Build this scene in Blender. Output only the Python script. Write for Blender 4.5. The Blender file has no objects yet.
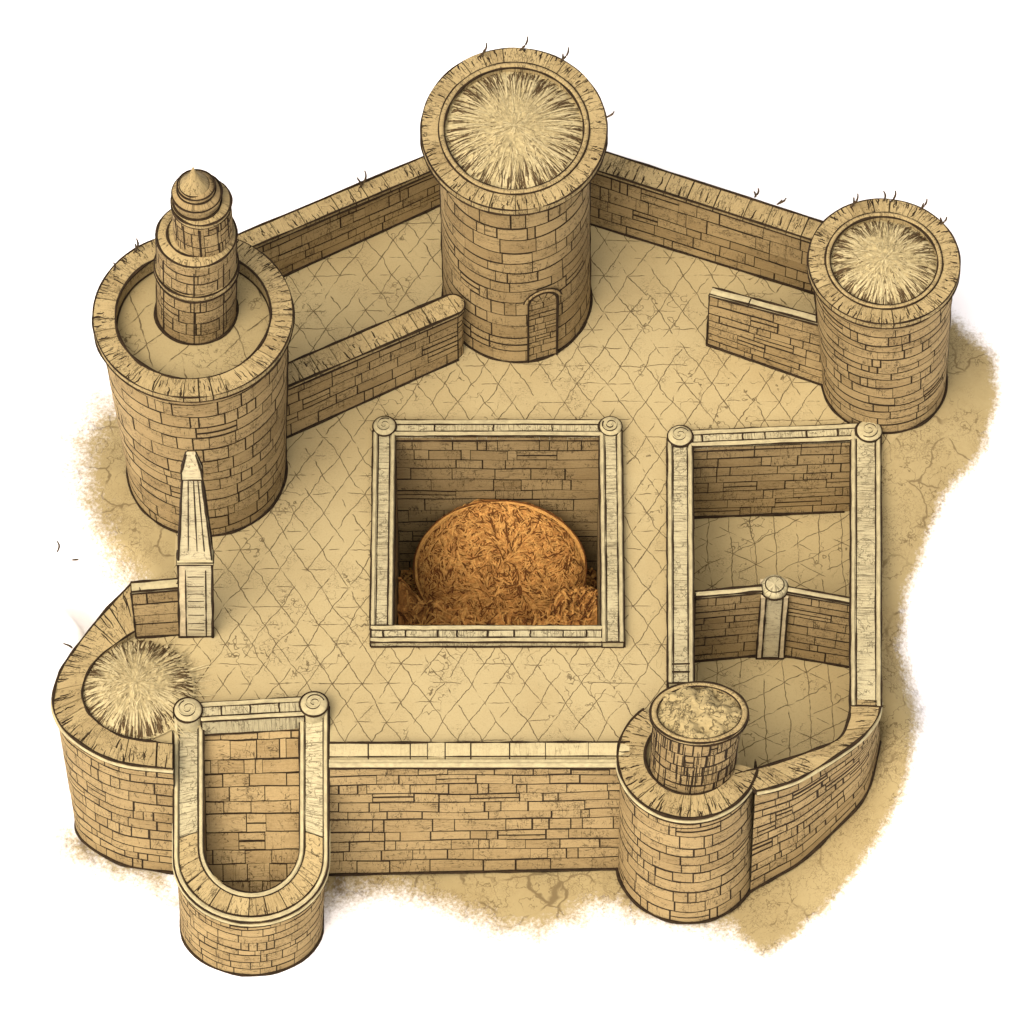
import bpy, math, random
import numpy as np
from mathutils import Vector, noise as mnoise

rng = random.Random(7)
scene = bpy.context.scene
COL = scene.collection
PI = math.pi
sin, cos = math.sin, math.cos
V = Vector

# ------------------------------------------------------------------ camera geometry
ELEV = math.radians(58.0)
LENS = 200.0
FPX = 1024 * LENS / 36.0
DIST = 0.04 * FPX
CAM = V((0, -cos(ELEV) * DIST, sin(ELEV) * DIST))
FW = V((0, cos(ELEV), -sin(ELEV)))
UP = V((0, sin(ELEV), cos(ELEV)))
RT = V((1, 0, 0))


def W(px, py, z=0.0):
    """World point on the level z that the plan drawing marks at (px, py)."""
    d = FW * FPX + RT * (px - 512) - UP * (py - 512)
    return CAM + d * ((z - CAM.z) / d.z)


def proj(p):
    d = p - CAM
    k = FPX / d.dot(FW)
    return 512 + d.dot(RT) * k, 512 - d.dot(UP) * k


def rise(px, py0, py1, z0=0.0):
    """Height of a vertical edge standing at (px, py0) on level z0 whose top is seen at py1."""
    b = W(px, py0, z0)
    lo, hi = 0.0, 30.0
    for _ in range(40):
        m = (lo + hi) / 2
        if proj(b + V((0, 0, m)))[1] > py1: lo = m
        else: hi = m
    return lo


# ------------------------------------------------------------------ mesh builder
class MB:
    def __init__(self):
        self.v, self.f, self.m, self.t, self.sv = [], [], [], [], []

    def vert(self, p, sv=None):
        self.v.append((p[0], p[1], p[2]))
        self.sv.append(tuple(sv) if sv is not None else (p[0], p[1], p[2]))
        return len(self.v) - 1

    def face(self, idx, mat=0, tone=0.5):
        self.f.append(tuple(idx)); self.m.append(mat); self.t.append(tone)

    def poly(self, pts, mat=0, tone=0.5, svs=None):
        self.face([self.vert(p, svs[i] if svs else None) for i, p in enumerate(pts)], mat, tone)

    def tube(self, pts, r, mat=0, tone=0.5, n=5, closed=False, taper=None, jit=0.0):
        k = len(pts)
        rings = []
        base = rng.random() * 50
        acc = 0
        for i, p in enumerate(pts):
            a = pts[(i - 1) % k] if (closed or i > 0) else p
            b = pts[(i + 1) % k] if (closed or i < k - 1) else p
            t = (b - a)
            t = t.normalized() if t.length > 1e-9 else V((0, 0, 1))
            ref = V((0, 0, 1)) if abs(t.z) < 0.9 else V((1, 0, 0))
            x = t.cross(ref).normalized(); y = x.cross(t)
            rr = r * (taper(i / max(1, k - 1)) if taper else 1.0)
            if jit: rr *= 1 + jit * (mnoise.noise(p * 1.3 + V((base, 0, 0))) * 2)
            rr = max(rr, 0.002)
            if i: acc += (p - pts[i - 1]).length
            rings.append([self.vert(p + x * (rr * cos(2 * PI * j / n)) + y * (rr * sin(2 * PI * j / n)), (acc + base, j * 0.1, base)) for j in range(n)])
        rngs = range(k if closed else k - 1)
        for i in rngs:
            A, B = rings[i], rings[(i + 1) % k]
            for j in range(n):
                self.face((A[j], B[j], B[(j + 1) % n], A[(j + 1) % n]), mat, tone)
        if not closed:
            self.face(rings[0], mat, tone); self.face(rings[-1][::-1], mat, tone)

    def box(self, o, ax, ay, az, mat=0, tone=0.5, sv0=(0, 0, 0)):
        """o = corner, three edge vectors"""
        c = [o + ax * i + ay * j + az * k for k in (0, 1) for j in (0, 1) for i in (0, 1)]
        lx, ly, lz = ax.length, ay.length, az.length
        for q, uv in (((0, 2, 3, 1), 0), ((4, 5, 7, 6), 0), ((0, 1, 5, 4), 1), ((2, 6, 7, 3), 1), ((0, 4, 6, 2), 2), ((1, 3, 7, 5), 2)):
            sv = []
            for k in q:
                i, j, kk = k & 1, (k >> 1) & 1, k >> 2
                a = ((i * lx, j * ly), (i * lx, kk * lz), (j * ly, kk * lz))[uv]
                sv.append((sv0[0] + a[0], sv0[1] + a[1], sv0[2] + uv))
            self.poly([c[k] for k in q], mat, tone, sv)

    def build(self, name, mats, parent=None, loc=None, smooth=False):
        me = bpy.data.meshes.new(name)
        off = loc if loc is not None else V((0, 0, 0))
        me.from_pydata([(a - off[0], b - off[1], c - off[2]) for a, b, c in self.v], [], self.f)
        for m in (mats if isinstance(mats, (list, tuple)) else [mats]): me.materials.append(m)
        nm = len(me.materials)
        me.polygons.foreach_set('material_index', [min(x, nm - 1) for x in self.m])
        a = me.attributes.new('tone', 'FLOAT', 'FACE'); a.data.foreach_set('value', self.t)
        a = me.attributes.new('sv', 'FLOAT_VECTOR', 'POINT'); a.data.foreach_set('vector', [c for s in self.sv for c in s])
        if smooth: me.polygons.foreach_set('use_smooth', [True] * len(me.polygons))
        me.update()
        o = bpy.data.objects.new(name, me); COL.objects.link(o)
        if parent is not None:
            o.parent = parent
            w = V(parent.location)
            if parent.parent is not None: w = w + V(parent.parent.location)
            o.location = (off if loc is not None else V((0, 0, 0))) - w
        elif loc is not None:
            o.location = off
        return o


def thing(name, label, cat, loc, group=None):
    o = bpy.data.objects.new(name, None); COL.objects.link(o)
    o.location = loc; o.empty_display_size = 0.5
    o['label'] = label; o['category'] = cat
    if group: o['group'] = group
    return o


def tag(o, label=None, cat=None, group=None, kind=None):
    if label: o['label'] = label
    if cat: o['category'] = cat
    if group: o['group'] = group
    if kind: o['kind'] = kind
    return o


# ------------------------------------------------------------------ materials
class NT:
    def __init__(self, name):
        self.mat = bpy.data.materials.new(name); self.mat.use_nodes = True
        self.t = self.mat.node_tree; self.t.nodes.clear()

    def n(self, typ, **kw):
        nd = self.t.nodes.new(typ)
        for k, v in kw.items(): setattr(nd, k, v)
        return nd

    def link(self, a, b): self.t.links.new(a, b)

    def inp(self, sock, v):
        if hasattr(v, 'is_output') or isinstance(v, bpy.types.NodeSocket): self.link(v, sock)
        else: sock.default_value = v

    def math(self, op, a, b=None, c=None, clamp=False):
        nd = self.n('ShaderNodeMath', operation=op, use_clamp=clamp)
        self.inp(nd.inputs[0], a)
        if b is not None: self.inp(nd.inputs[1], b)
        if c is not None: self.inp(nd.inputs[2], c)
        return nd.outputs[0]

    def vmath(self, op, a, b=None):
        nd = self.n('ShaderNodeVectorMath', operation=op)
        self.inp(nd.inputs[0], a)
        if b is not None: self.inp(nd.inputs[1], b)
        return nd.outputs[0]

    def noise(self, vec, scale, detail=3.0, rough=0.55, out='Fac', dist=0.0):
        nd = self.n('ShaderNodeTexNoise')
        self.link(vec, nd.inputs['Vector'])
        nd.inputs['Scale'].default_value = scale; nd.inputs['Detail'].default_value = detail
        nd.inputs['Roughness'].default_value = rough; nd.inputs['Distortion'].default_value = dist
        return nd.outputs[out]

    def ramp(self, v, a, b, lo=0.0, hi=1.0):
        nd = self.n('ShaderNodeMapRange', interpolation_type='SMOOTHSTEP')
        self.inp(nd.inputs['Value'], v)
        nd.inputs['From Min'].default_value = a; nd.inputs['From Max'].default_value = b
        nd.inputs['To Min'].default_value = lo; nd.inputs['To Max'].default_value = hi
        return nd.outputs[0]

    def mix(self, f, a, b, typ='MIX'):
        nd = self.n('ShaderNodeMix', data_type='RGBA', blend_type=typ)
        self.inp(nd.inputs[0], f)
        for s, v in ((nd.inputs[6], a), (nd.inputs[7], b)):
            if isinstance(v, (tuple, list)): s.default_value = (*v, 1) if len(v) == 3 else v
            else: self.link(v, s)
        return nd.outputs[2]

    def attr(self, name, out):
        nd = self.n('ShaderNodeAttribute', attribute_name=name)
        return nd.outputs[out]

    def contour(self, vec, scl, width, mask_scale, mask_lo, mask_hi, detail=2.0, seed=0.0):
        """pen strokes: thin contour lines of a stretched noise, broken by a second noise"""
        v = self.vmath('MULTIPLY', vec, scl)
        v = self.vmath('ADD', v, (seed, seed * 1.7, seed * 0.3))
        n = self.noise(v, 1.0, detail)
        d = self.math('ABSOLUTE', self.math('SUBTRACT', n, 0.5))
        l = self.ramp(d, width * 0.35, width, 1.0, 0.0)
        m = self.noise(self.vmath('ADD', vec, (seed + 9.1, 3.3, seed)), mask_scale, 2.0)
        return self.math('MULTIPLY', l, self.ramp(m, mask_lo, mask_hi))

    def finish(self, color, rough=0.9, height=None, strength=0.3, dist=0.05, spec=0.15):
        p = self.n('ShaderNodeBsdfPrincipled'); o = self.n('ShaderNodeOutputMaterial')
        self.inp(p.inputs['Base Color'], color if not isinstance(color, tuple) else (*color, 1))
        p.inputs['Roughness'].default_value = rough
        p.inputs['Specular IOR Level'].default_value = spec
        if height is not None:
            b = self.n('ShaderNodeBump'); b.inputs['Strength'].default_value = strength; b.inputs['Distance'].default_value = dist
            self.link(height, b.inputs['Height']); self.link(b.outputs[0], p.inputs['Normal'])
        self.link(p.outputs[0], o.inputs[0])
        return self.mat


INKC = (0.026, 0.016, 0.007)


def K(c): return (c[0] * .825, c[1] * .86, c[2] * .82)


def stone_mat(name, base, ink=0.75, hatch=(1.0, 5.0, 1.0), hatch2=(5.0, 0.9, 1.0), vary=0.25, mlo=0.45, mhi=0.56, wid=0.016):
    t = NT(name); base = K(base)
    sv = t.attr('sv', 'Vector'); tone = t.attr('tone', 'Fac')
    big = t.noise(sv, 0.45, 4.0)
    fine = t.noise(sv, 9.0, 4.0, 0.7)
    dark = tuple(c * k for c, k in zip(base, (0.62, 0.56, 0.48)))
    lite = tuple(min(1, c * 1.16) for c in base)
    f = t.math('ADD', t.math('MULTIPLY', tone, vary * 2), t.math('MULTIPLY', t.math('SUBTRACT', big, 0.5), 0.9))
    st = t.noise(t.vmath('MULTIPLY', sv, (1.3, 16.0, 1.0) if hatch[0] <= hatch[1] else (16.0, 1.3, 1.0)), 1.0, 3.0, 0.65)
    f = t.math('ADD', f, t.math('MULTIPLY', t.math('SUBTRACT', st, 0.5), 1.0))
    f = t.math('ADD', f, t.math('MULTIPLY', t.math('SUBTRACT', fine, 0.5), 0.75), clamp=True)
    col = t.mix(f, lite, dark)
    sp = t.ramp(t.noise(sv, 19.0, 3.0, 0.8), 0.30, 0.52, 1.0, 0.0)
    col = t.mix(t.math('MULTIPLY', sp, 0.32), col, tuple(c * .35 for c in base))
    l1 = t.contour(sv, hatch, wid, 0.7, mlo, mhi, 2.0, 1.3)
    l2 = t.contour(sv, hatch2, wid, 0.8, mlo + 0.02, mhi + 0.02, 2.0, 5.1)
    l3 = t.contour(sv, (3.0, 3.0, 3.0), wid * 1.3, 1.4, mlo + 0.03, mhi + 0.05, 3.0, 8.7)
    l = t.math('MAXIMUM', t.math('MAXIMUM', l1, l2), l3)
    col = t.mix(t.math('MULTIPLY', l, ink), col, INKC)
    h = t.math('SUBTRACT', t.math('ADD', t.math('MULTIPLY', fine, 0.6), t.math('MULTIPLY', big, 0.4)), t.math('MULTIPLY', l, 0.6))
    return t.finish(col, 0.92, h, 0.35, 0.05)


def plain_mat(name, base, scale=4.0, vary=0.35, coord='sv'):
    t = NT(name)
    sv = t.attr('sv', 'Vector')
    n = t.noise(sv, scale, 4.0, 0.65)
    col = t.mix(t.ramp(n, 0.3, 0.7), tuple(c * (1 - vary) for c in base), tuple(min(1, c * (1 + vary * 0.6)) for c in base))
    return t.finish(col, 0.95, n, 0.3, 0.03)


M_WALL = stone_mat('sandstone_bricks', (0.34, 0.239, 0.113))
M_WALLF = stone_mat('sandstone_small_bricks', (0.31, 0.217, 0.102), hatch2=(7.0, 0.8, 1.0), mlo=0.38, mhi=0.50)
M_BLOCK = stone_mat('pale_dressed_blocks', (0.46, 0.375, 0.208), ink=.45, hatch=(6.0, .5, 1.0), mlo=.54, mhi=.64, vary=.15)
M_CAP = stone_mat('coping_stone', (0.365, 0.270, 0.130), hatch=(4.5, 0.7, 1.0), hatch2=(6.0, 1.5, 1.0), mlo=0.40, mhi=0.52, wid=0.016)
M_RAIL = stone_mat('pale_hatched_stone', (0.43, 0.362, 0.215), ink=0.65, hatch=(9.0, 0.25, 1.0), hatch2=(14.0, 0.4, 1.0), vary=0.12, mlo=0.36, mhi=0.50, wid=0.022)
M_POST = stone_mat('pale_post_stone', (0.50, 0.42, 0.26), ink=0.6, hatch=(9.0, 0.25, 1.0), hatch2=(14.0, 0.4, 1.0), vary=0.12, mlo=0.42, mhi=0.55, wid=0.02)
M_POSTT = plain_mat('pale_post_trim', (0.49, 0.405, 0.235), 3.0, 0.25)
M_PALE = plain_mat('pale_trim_stone', K((0.45, 0.372, 0.212)), 3.0, 0.2)
M_INK = plain_mat('dark_joint', INKC, 3.0, 0.4)
M_MORT = plain_mat('dark_mortar', (0.026, 0.016, 0.007), 5.0, 0.5)
M_STRAW = plain_mat('straw', K((0.46, 0.362, 0.185)), 7.0, 0.30)
M_STRAWL = plain_mat('pale_straw', K((0.53, 0.425, 0.23)), 7.0, 0.2)
M_STRAWGAP = plain_mat('straw_gap_shade', (0.085, 0.055, 0.024), 7.0, 0.4)  # ink-stroke blades: shadow between the straws put into the colour
M_HAY = plain_mat('orange_hay', (0.35, 0.165, 0.042), 5.0, 0.4)
M_HAYL = plain_mat('golden_hay', (0.47, 0.25, 0.068), 5.0, 0.3)
M_HAYD = plain_mat('brown_hay', (0.11, 0.042, 0.010), 5.0, 0.4)
M_TWIG = plain_mat('dark_twig', (0.06, 0.04, 0.02), 8.0, 0.4)


def lattice_mat(name, base, px, py, rot, mask=(0.42, 0.52), crack=True):
    """paving scored with rows and crossing diagonals, drawn with a broken pen line"""
    t = NT(name); base = K(base)
    g = t.n('ShaderNodeNewGeometry'); pos = g.outputs['Position']
    if rot:
        r = t.n('ShaderNodeVectorRotate', rotation_type='Z_AXIS'); t.link(pos, r.inputs[0]); r.inputs['Angle'].default_value = rot
        pos = r.outputs[0]
    d = t.noise(pos, 0.55, 3.0, 0.5, 'Color')
    d = t.vmath('MULTIPLY', t.vmath('SUBTRACT', d, (0.5, 0.5, 0.5)), (0.60, 0.40, 0.0))
    d2 = t.noise(pos, 2.6, 3.0, 0.5, 'Color')
    d2 = t.vmath('MULTIPLY', t.vmath('SUBTRACT', d2, (0.5, 0.5, 0.5)), (0.15, 0.10, 0.0))
    p = t.vmath('ADD', t.vmath('ADD', pos, d), d2)
    s = t.n('ShaderNodeSeparateXYZ'); t.link(p, s.inputs[0])
    x = t.math('DIVIDE', s.outputs[0], px); y = t.math('DIVIDE', s.outputs[1], py)
    hy = t.math('MULTIPLY', y, 0.5)
    lines = None
    for q, w, seed in ((y, 0.021, 0), (t.math('ADD', x, hy), 0.021, 4.4), (t.math('SUBTRACT', x, hy), 0.021, 9.9)):
        d = t.math('PINGPONG', q, 0.5)
        l = t.ramp(d, w * 0.4, w * 1.3, 1.0, 0.0)
        m = t.noise(t.vmath('ADD', pos, (seed, seed, seed)), 0.8, 3.0, 0.6)
        l = t.math('MULTIPLY', l, t.ramp(m, mask[0] + (.11 if seed == 0 else 0), mask[1] + (.11 if seed == 0 else 0)))
        lines = l if lines is None else t.math('MAXIMUM', lines, l)
    c = t.contour(pos, (0.9, 0.9, 0.9), 0.010, 0.35, 0.52, 0.62, 3.0, 2.2)
    c2 = t.contour(pos, (2.6, 2.6, 2.6), 0.012, 0.5, 0.55, 0.66, 3.0, 7.2)
    sp = t.ramp(t.noise(pos, 14.0, 3.0, 0.8), 0.30, 0.50, 1.0, 0.0)
    c3 = t.contour(pos, (5.0, 8.5, 6.5), 0.018, 0.7, 0.52, 0.66, 3.0, 3.9)
    c = t.math('MAXIMUM', t.math('MAXIMUM', c, c2), t.math('MULTIPLY', c3, 0.7))
    lines = t.math('MAXIMUM', lines, t.math('MULTIPLY', c, 0.85))
    big = t.noise(pos, 0.22, 4.0); fine = t.noise(pos, 6.0, 4.0, 0.7)
    f = t.math('ADD', t.math('MULTIPLY', t.math('SUBTRACT', big, 0.40), 1.7), t.math('MULTIPLY', t.math('SUBTRACT', fine, 0.5), 0.5), clamp=True)
    col = t.mix(f, base, tuple(a * k for a, k in zip(base, (0.78, 0.73, 0.66))))
    col = t.mix(t.math('MULTIPLY', sp, 0.24), col, tuple(c * .4 for c in base))
    col = t.mix(t.math('MULTIPLY', lines, 0.85), col, (0.045, 0.028, 0.012))
    h = t.math('SUBTRACT', t.math('MULTIPLY', fine, 0.4), lines)
    return t.finish(col, 0.93, h, 0.3, 0.04)


M_FLOOR = lattice_mat('scored_paving', (0.44, 0.343, 0.178), 1.08, 0.88, 0.0, (0.37, 0.46))
M_FLOOR2 = lattice_mat('sunken_paving', (0.44, 0.342, 0.175), 1.05, .88, 0.5, (0.38, 0.48))
M_FLOOR3 = lattice_mat('terrace_paving', (0.37, 0.285, 0.142), 1.4, 1.2, 0.25, (0.44, 0.56))


def ground_mat():
    t = NT('sand_and_white_ground')
    g = t.n('ShaderNodeNewGeometry'); pos = g.outputs['Position']
    a = t.attr('sand', 'Fac')
    n = t.noise(pos, 0.9, 8.0, 0.72); n2 = t.noise(pos, 7.0, 5.0, 0.75)
    k = t.math('ADD', t.math('MULTIPLY', t.math('SUBTRACT', n, 0.5), 1.3), t.math('MULTIPLY', t.math('SUBTRACT', n2, 0.5), 1.8))
    m = t.ramp(t.math('ADD', a, k), -0.6, 0.8)
    big = t.noise(pos, 0.3, 5.0); fine = t.noise(pos, 5.0, 5.0, 0.7)
    base = K((0.375, 0.288, 0.143))
    f = t.math('ADD', t.math('MULTIPLY', t.math('SUBTRACT', big, 0.40), 1.3), t.math('MULTIPLY', t.math('SUBTRACT', fine, 0.5), 0.6), clamp=True)
    col = t.mix(f, base, tuple(x * q for x, q in zip(base, (0.70, 0.64, 0.56))))
    d = t.vmath('MULTIPLY', t.vmath('SUBTRACT', t.noise(pos, 0.8, 3.0, 0.5, 'Color'), (0.5, 0.5, 0.5)), (1.6, 1.6, 0))
    vo = t.n('ShaderNodeTexVoronoi', feature='DISTANCE_TO_EDGE'); t.link(t.vmath('ADD', pos, d), vo.inputs['Vector']); vo.inputs['Scale'].default_value = 0.5
    mk = t.noise(pos, 0.5, 2.0)
    l = t.math('MULTIPLY', t.ramp(vo.outputs['Distance'], 0.008, 0.03, 1.0, 0.0), t.ramp(mk, 0.46, 0.56))
    c1 = t.contour(pos, (1.3, 1.3, 1.3), 0.014, 0.4, 0.42, 0.54, 3.0, 2.2)
    c2 = t.contour(pos, (4.4, 4.4, 4.4), 0.018, 0.5, 0.44, 0.58, 3.0, 7.2)
    c3 = t.contour(pos, (8.0, 8.0, 8.0), 0.022, 0.6, 0.44, 0.58, 3.0, 4.2)
    l = t.math('MAXIMUM', l, t.math('MAXIMUM', t.math('MAXIMUM', c1, c2), t.math('MULTIPLY', c3, .8)))
    col = t.mix(t.math('MULTIPLY', l, 0.62), col, (0.07, 0.042, 0.018))
    col = t.mix(m, (0.90, 0.90, 0.895), col)
    return t.finish(col, 0.95, None)


M_GROUND = ground_mat()


# ------------------------------------------------------------------ paths
def smooth_path(pts, n=8, closed=False):
    out = []
    k = len(pts)
    for i in range(k if closed else k - 1):
        p0 = pts[(i - 1) % k] if (closed or i > 0) else pts[0] * 2 - pts[1]
        p1, p2 = pts[i], pts[(i + 1) % k]
        p3 = pts[(i + 2) % k] if (closed or i + 2 < k) else p2 * 2 - p1
        for j in range(n):
            u = j / n
            out.append(0.5 * ((2 * p1) + (p2 - p0) * u + (2 * p0 - 5 * p1 + 4 * p2 - p3) * u * u + (3 * p1 - p0 - 3 * p2 + p3) * u ** 3))
    if not closed: out.append(pts[-1].copy())
    return out


class Path:
    """polyline of world points, evaluated by fraction of length (or by index, so that two paths pair up)"""
    def __init__(self, pts, closed=False, by_index=False):
        self.p = list(pts) + ([pts[0]] if closed else [])
        acc = [0.0]
        for a, b in zip(self.p, self.p[1:]): acc.append(acc[-1] + (b - a).length)
        self.L = acc[-1]; self.closed = closed
        self.k = [i / (len(self.p) - 1) for i in range(len(self.p))] if by_index else [a / self.L for a in acc]

    def __call__(self, u):
        if self.closed: u = u % 1.0
        u = min(max(u, 0.0), 1.0)
        import bisect
        i = min(max(bisect.bisect_right(self.k, u) - 1, 0), len(self.p) - 2)
        a, b = self.k[i], self.k[i + 1]
        f = (u - a) / (b - a) if b > a else 0
        return self.p[i].lerp(self.p[i + 1], f)


def circle_pts(c, r, n=96, a0=0.0, a1=2 * PI, ry=1.0, close=True):
    k = n if close else n + 1
    return [V((c[0] + r * cos(a0 + (a1 - a0) * i / n), c[1] + r * ry * sin(a0 + (a1 - a0) * i / n), c[2])) for i in range(k)]


# ------------------------------------------------------------------ masonry
def bricks(mb, T, B, row=0.75, bw=1.35, depth=0.018, gap=0.055, stone=0, mort=1, closed=False, seed=None, drop=0.09, extent=None, step=0.45):
    """lay irregular courses between a bottom line B(u) and a top line T(u); outside is to the right of the travel"""
    r = random.Random(seed if seed is not None else rng.random())
    N = 24
    L = sum((T(i / N).lerp(B(i / N), .5) - T((i + 1) / N if i + 1 < N or closed else 1.0).lerp(B((i + 1) / N if i + 1 < N else 1.0), .5)).length for i in range(N)) if not closed else None
    if closed:
        L = sum((T(i / N).lerp(B(i / N), .5) - T((i + 1) / N - 1e-6).lerp(B((i + 1) / N - 1e-6), .5)).length for i in range(N))
    H = sum((T((i + .5) / N) - B((i + .5) / N)).length for i in range(N)) / N
    e = 1e-3

    def P(s, h, off):
        u = s / L
        if not closed: u = min(max(u, 0), 1)
        t, b = T(u), B(u)
        p = b.lerp(t, h / H)
        u1, u0 = (u + e, u - e) if closed else (min(u + e, 1), max(u - e, 0))
        tg = B(u1).lerp(T(u1), h / H) - B(u0).lerp(T(u0), h / H)
        n = tg.cross(t - b)
        n = n.normalized() if n.length > 1e-12 else V((0, -1, 0))
        return p + n * off

    so = r.random() * 100
    step = min(step, L / 78) if closed else min(step, .3)
    # mortar backing
    ns = max(2, int(L / step)); nh = max(1, int(H / 1.5))
    idx = [[mb.vert(P(L * i / ns, H * j / nh, 0), (L * i / ns, H * j / nh, so)) for i in range(ns + 1)] for j in range(nh + 1)]
    if extent is None:
        for j in range(nh):
            for i in range(ns):
                mb.face((idx[j][i], idx[j][i + 1], idx[j + 1][i + 1], idx[j + 1][i]), mort, r.random())
    # courses
    hs = [0.0]
    while hs[-1] < H - row * 0.6: hs.append(hs[-1] + row * r.uniform(0.72, 1.28))
    k = H / hs[-1]; hs = [h * k for h in hs]
    ph = [r.uniform(0, 6) for _ in hs]; wv = [r.uniform(.02, .06) * min(1, L / 12) for _ in hs]
    per = 2 * PI / L

    def lev(i, s):
        if i == 0 or i == len(hs) - 1: return hs[i]
        q = max(1, round(L / 9))
        return hs[i] + wv[i] * sin(q * per * s + ph[i]) + wv[i] * 0.6 * sin((2 * q + 1) * per * s + ph[i] * 2.1)

    for i in range(len(hs) - 1):
        S0, S1 = (0, L) if extent is None else extent((hs[i] + hs[i + 1]) / 2 / H, L)
        if S1 - S0 < 0.2: continue
        cuts = [S0 + (r.uniform(-bw, 0) if closed else 0)]
        start = cuts[0]
        endS = S1 + (start - S0)
        while True:
            w = bw * r.choice((0.28, 0.45, 0.7, 0.9, 1.0, 1.2, 1.5)) * r.uniform(.85, 1.15)
            if cuts[-1] + w > endS - bw * 0.35: break
            cuts.append(cuts[-1] + w)
        cuts.append(endS)
        for s0, s1 in zip(cuts, cuts[1:]):
            gl, gr = (gap * 1.05 * r.choice((0.2, .6, .8, 1, 1.25)) / 2 for _ in range(2))
            gb, gt = (gap * 1.75 * r.choice((.25, .6, .8, 1, 1.2)) / 2 for _ in range(2))
            split = r.random() < drop and (s1 - s0) > 0.7 * bw
            parts = [(0, 1)] if not split else [(0, .5 + r.uniform(-.1, .1))]
            if split: parts.append((parts[0][1], 1))
            for (v0, v1) in parts:
                d = depth * r.uniform(.6, 1.4); tone = min(1, max(0, r.gauss(.45, .28)))
                a, b = s0 + gl, s1 - gr
                m = max(1, int((b - a) / step + .5))
                jb, jt = r.uniform(-.02, .02), r.uniform(-.02, .02)
                lo, hi, lob, hib = [], [], [], []
                for q in range(m + 1):
                    s = a + (b - a) * q / m
                    y0, y1 = lev(i, s), lev(i + 1, s)
                    h0 = y0 + (y1 - y0) * v0 + gb + (gap * .3 if v0 else 0); h1 = y0 + (y1 - y0) * v1 - gt
                    h0 += jb * (q / m - .5); h1 += jt * (q / m - .5)
                    if i == len(hs) - 2 and v1 == 1: h1 = min(h1, H)
                    if i == 0 and v0 == 0: h0 = max(h0, 0)
                    for arr, hh, off in ((lo, h0, d), (hi, h1, d), (lob, h0, -.01), (hib, h1, -.01)):
                        arr.append(mb.vert(P(s, hh, off), (s, hh, so)))
                for q in range(m):
                    mb.face((lo[q], lo[q + 1], hi[q + 1], hi[q]), stone, tone)
                    mb.face((hi[q], hi[q + 1], hib[q + 1], hib[q]), mort, tone)
                    mb.face((lob[q], lob[q + 1], lo[q + 1], lo[q]), mort, tone)
                mb.face((lob[0], lo[0], hi[0], hib[0]), mort, tone)
                mb.face((lo[m], lob[m], hib[m], hi[m]), mort, tone)
    return L, H


def coping(mb, O, I, th=0.3, block=1.0, gap=0.05, stone=0, ink=1, closed=False, seed=None, strokes=0.0, jz=0.02, step=0.4):
    """stones laid across the strip between outer line O(u) and inner line I(u), th thick"""
    r = random.Random(seed if seed is not None else rng.random())
    N = 40
    L = sum((O(i / N) - O((i + 1) / N - (1e-6 if closed else 0))).length for i in range(N))
    dz = V((0, 0, 1)); so = r.random() * 90
    ns = max(3, int(L / step))
    prev = None
    for i in range(ns + 1):
        u = i / ns - (1e-6 if closed and i == ns else 0)
        o, n = O(u), I(u)
        c = [mb.vert(p) for p in (o - dz * .05, n - dz * .05, n - dz * (th + .0), o - dz * (th + .0))]
        if prev:
            for k in range(4): mb.face((prev[k], prev[(k + 1) % 4], c[(k + 1) % 4], c[k]), ink, .5)
        elif not closed: mb.face(c, ink, .5)
        prev = c
    if not closed: mb.face(prev[::-1], ink, .5)
    cuts = [0.0]
    while cuts[-1] < L - block * .7: cuts.append(cuts[-1] + block * r.uniform(.55, 1.45))
    cuts = [c * L / cuts[-1] for c in cuts]
    for s0, s1 in zip(cuts, cuts[1:]):
        g = gap * r.choice((.35, .7, 1, 1.2)) / 2
        a, b = s0 + g, s1 - g
        m = max(1, int((b - a) / step + .5)); tone = min(1, max(0, r.gauss(.4, .25)))
        z = dz * r.uniform(-jz, jz); tilt = r.uniform(-.03, .03)
        rows = []
        for q in range(m + 1):
            s = a + (b - a) * q / m
            u = s / L; 
            o, n = O(u), I(u)
            w = (n - o).length; dirv = (n - o) / max(w, 1e-6)
            sh = V((0, 0, 0))
            oo = o - dirv * .015; nn = n + dirv * .015
            rows.append([mb.vert(p, (s, yy, so)) for p, yy in ((oo - dz * (th * .96), -th), (oo + z, 0), (oo.lerp(nn, .5) + z + dz * .02, w / 2), (nn + z, w), (nn - dz * (th * .96), w + th))])
        for A, Bq in zip(rows, rows[1:]):
            for k in range(4): mb.face((A[k], Bq[k], Bq[k + 1], A[k + 1]), stone, tone)
        mb.face(rows[0], stone, tone); mb.face(rows[-1][::-1], stone, tone)
        # pen strokes scored across the stone
        for _ in range(int(strokes * (b - a) + r.random())):
            u = r.uniform(a, b) / L
            o, n = O(u), I(u + r.uniform(-.15, .15) / L)
            t0 = r.choice((0.02, r.uniform(0, .5))); t1 = t0 + r.uniform(.2, .55)
            t1 = min(t1, .97)
            pts = [o.lerp(n, t0 + (t1 - t0) * q / 3) + z + dz * (.022 * (1 - abs(2 * (t0 + (t1 - t0) * q / 3) - 1))) + V((r.uniform(-.03, .03), r.uniform(-.03, .03), 0)) for q in range(4)]
            mb.tube(pts, r.uniform(.016, .036), ink, .5, 4, taper=lambda f: .45 + .55 * sin(PI * min(1, f + .15)))
    return L


def ring_strip(c, r0, r1, ry=1.0, a0=0.0, a1=2 * PI, n=96):
    closed = abs(a1 - a0 - 2 * PI) < 1e-6
    return (Path(circle_pts(c, r0, n, a0, a1, ry, closed), closed, True), Path(circle_pts(c, r1, n, a0, a1, ry, closed), closed, True))


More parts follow.
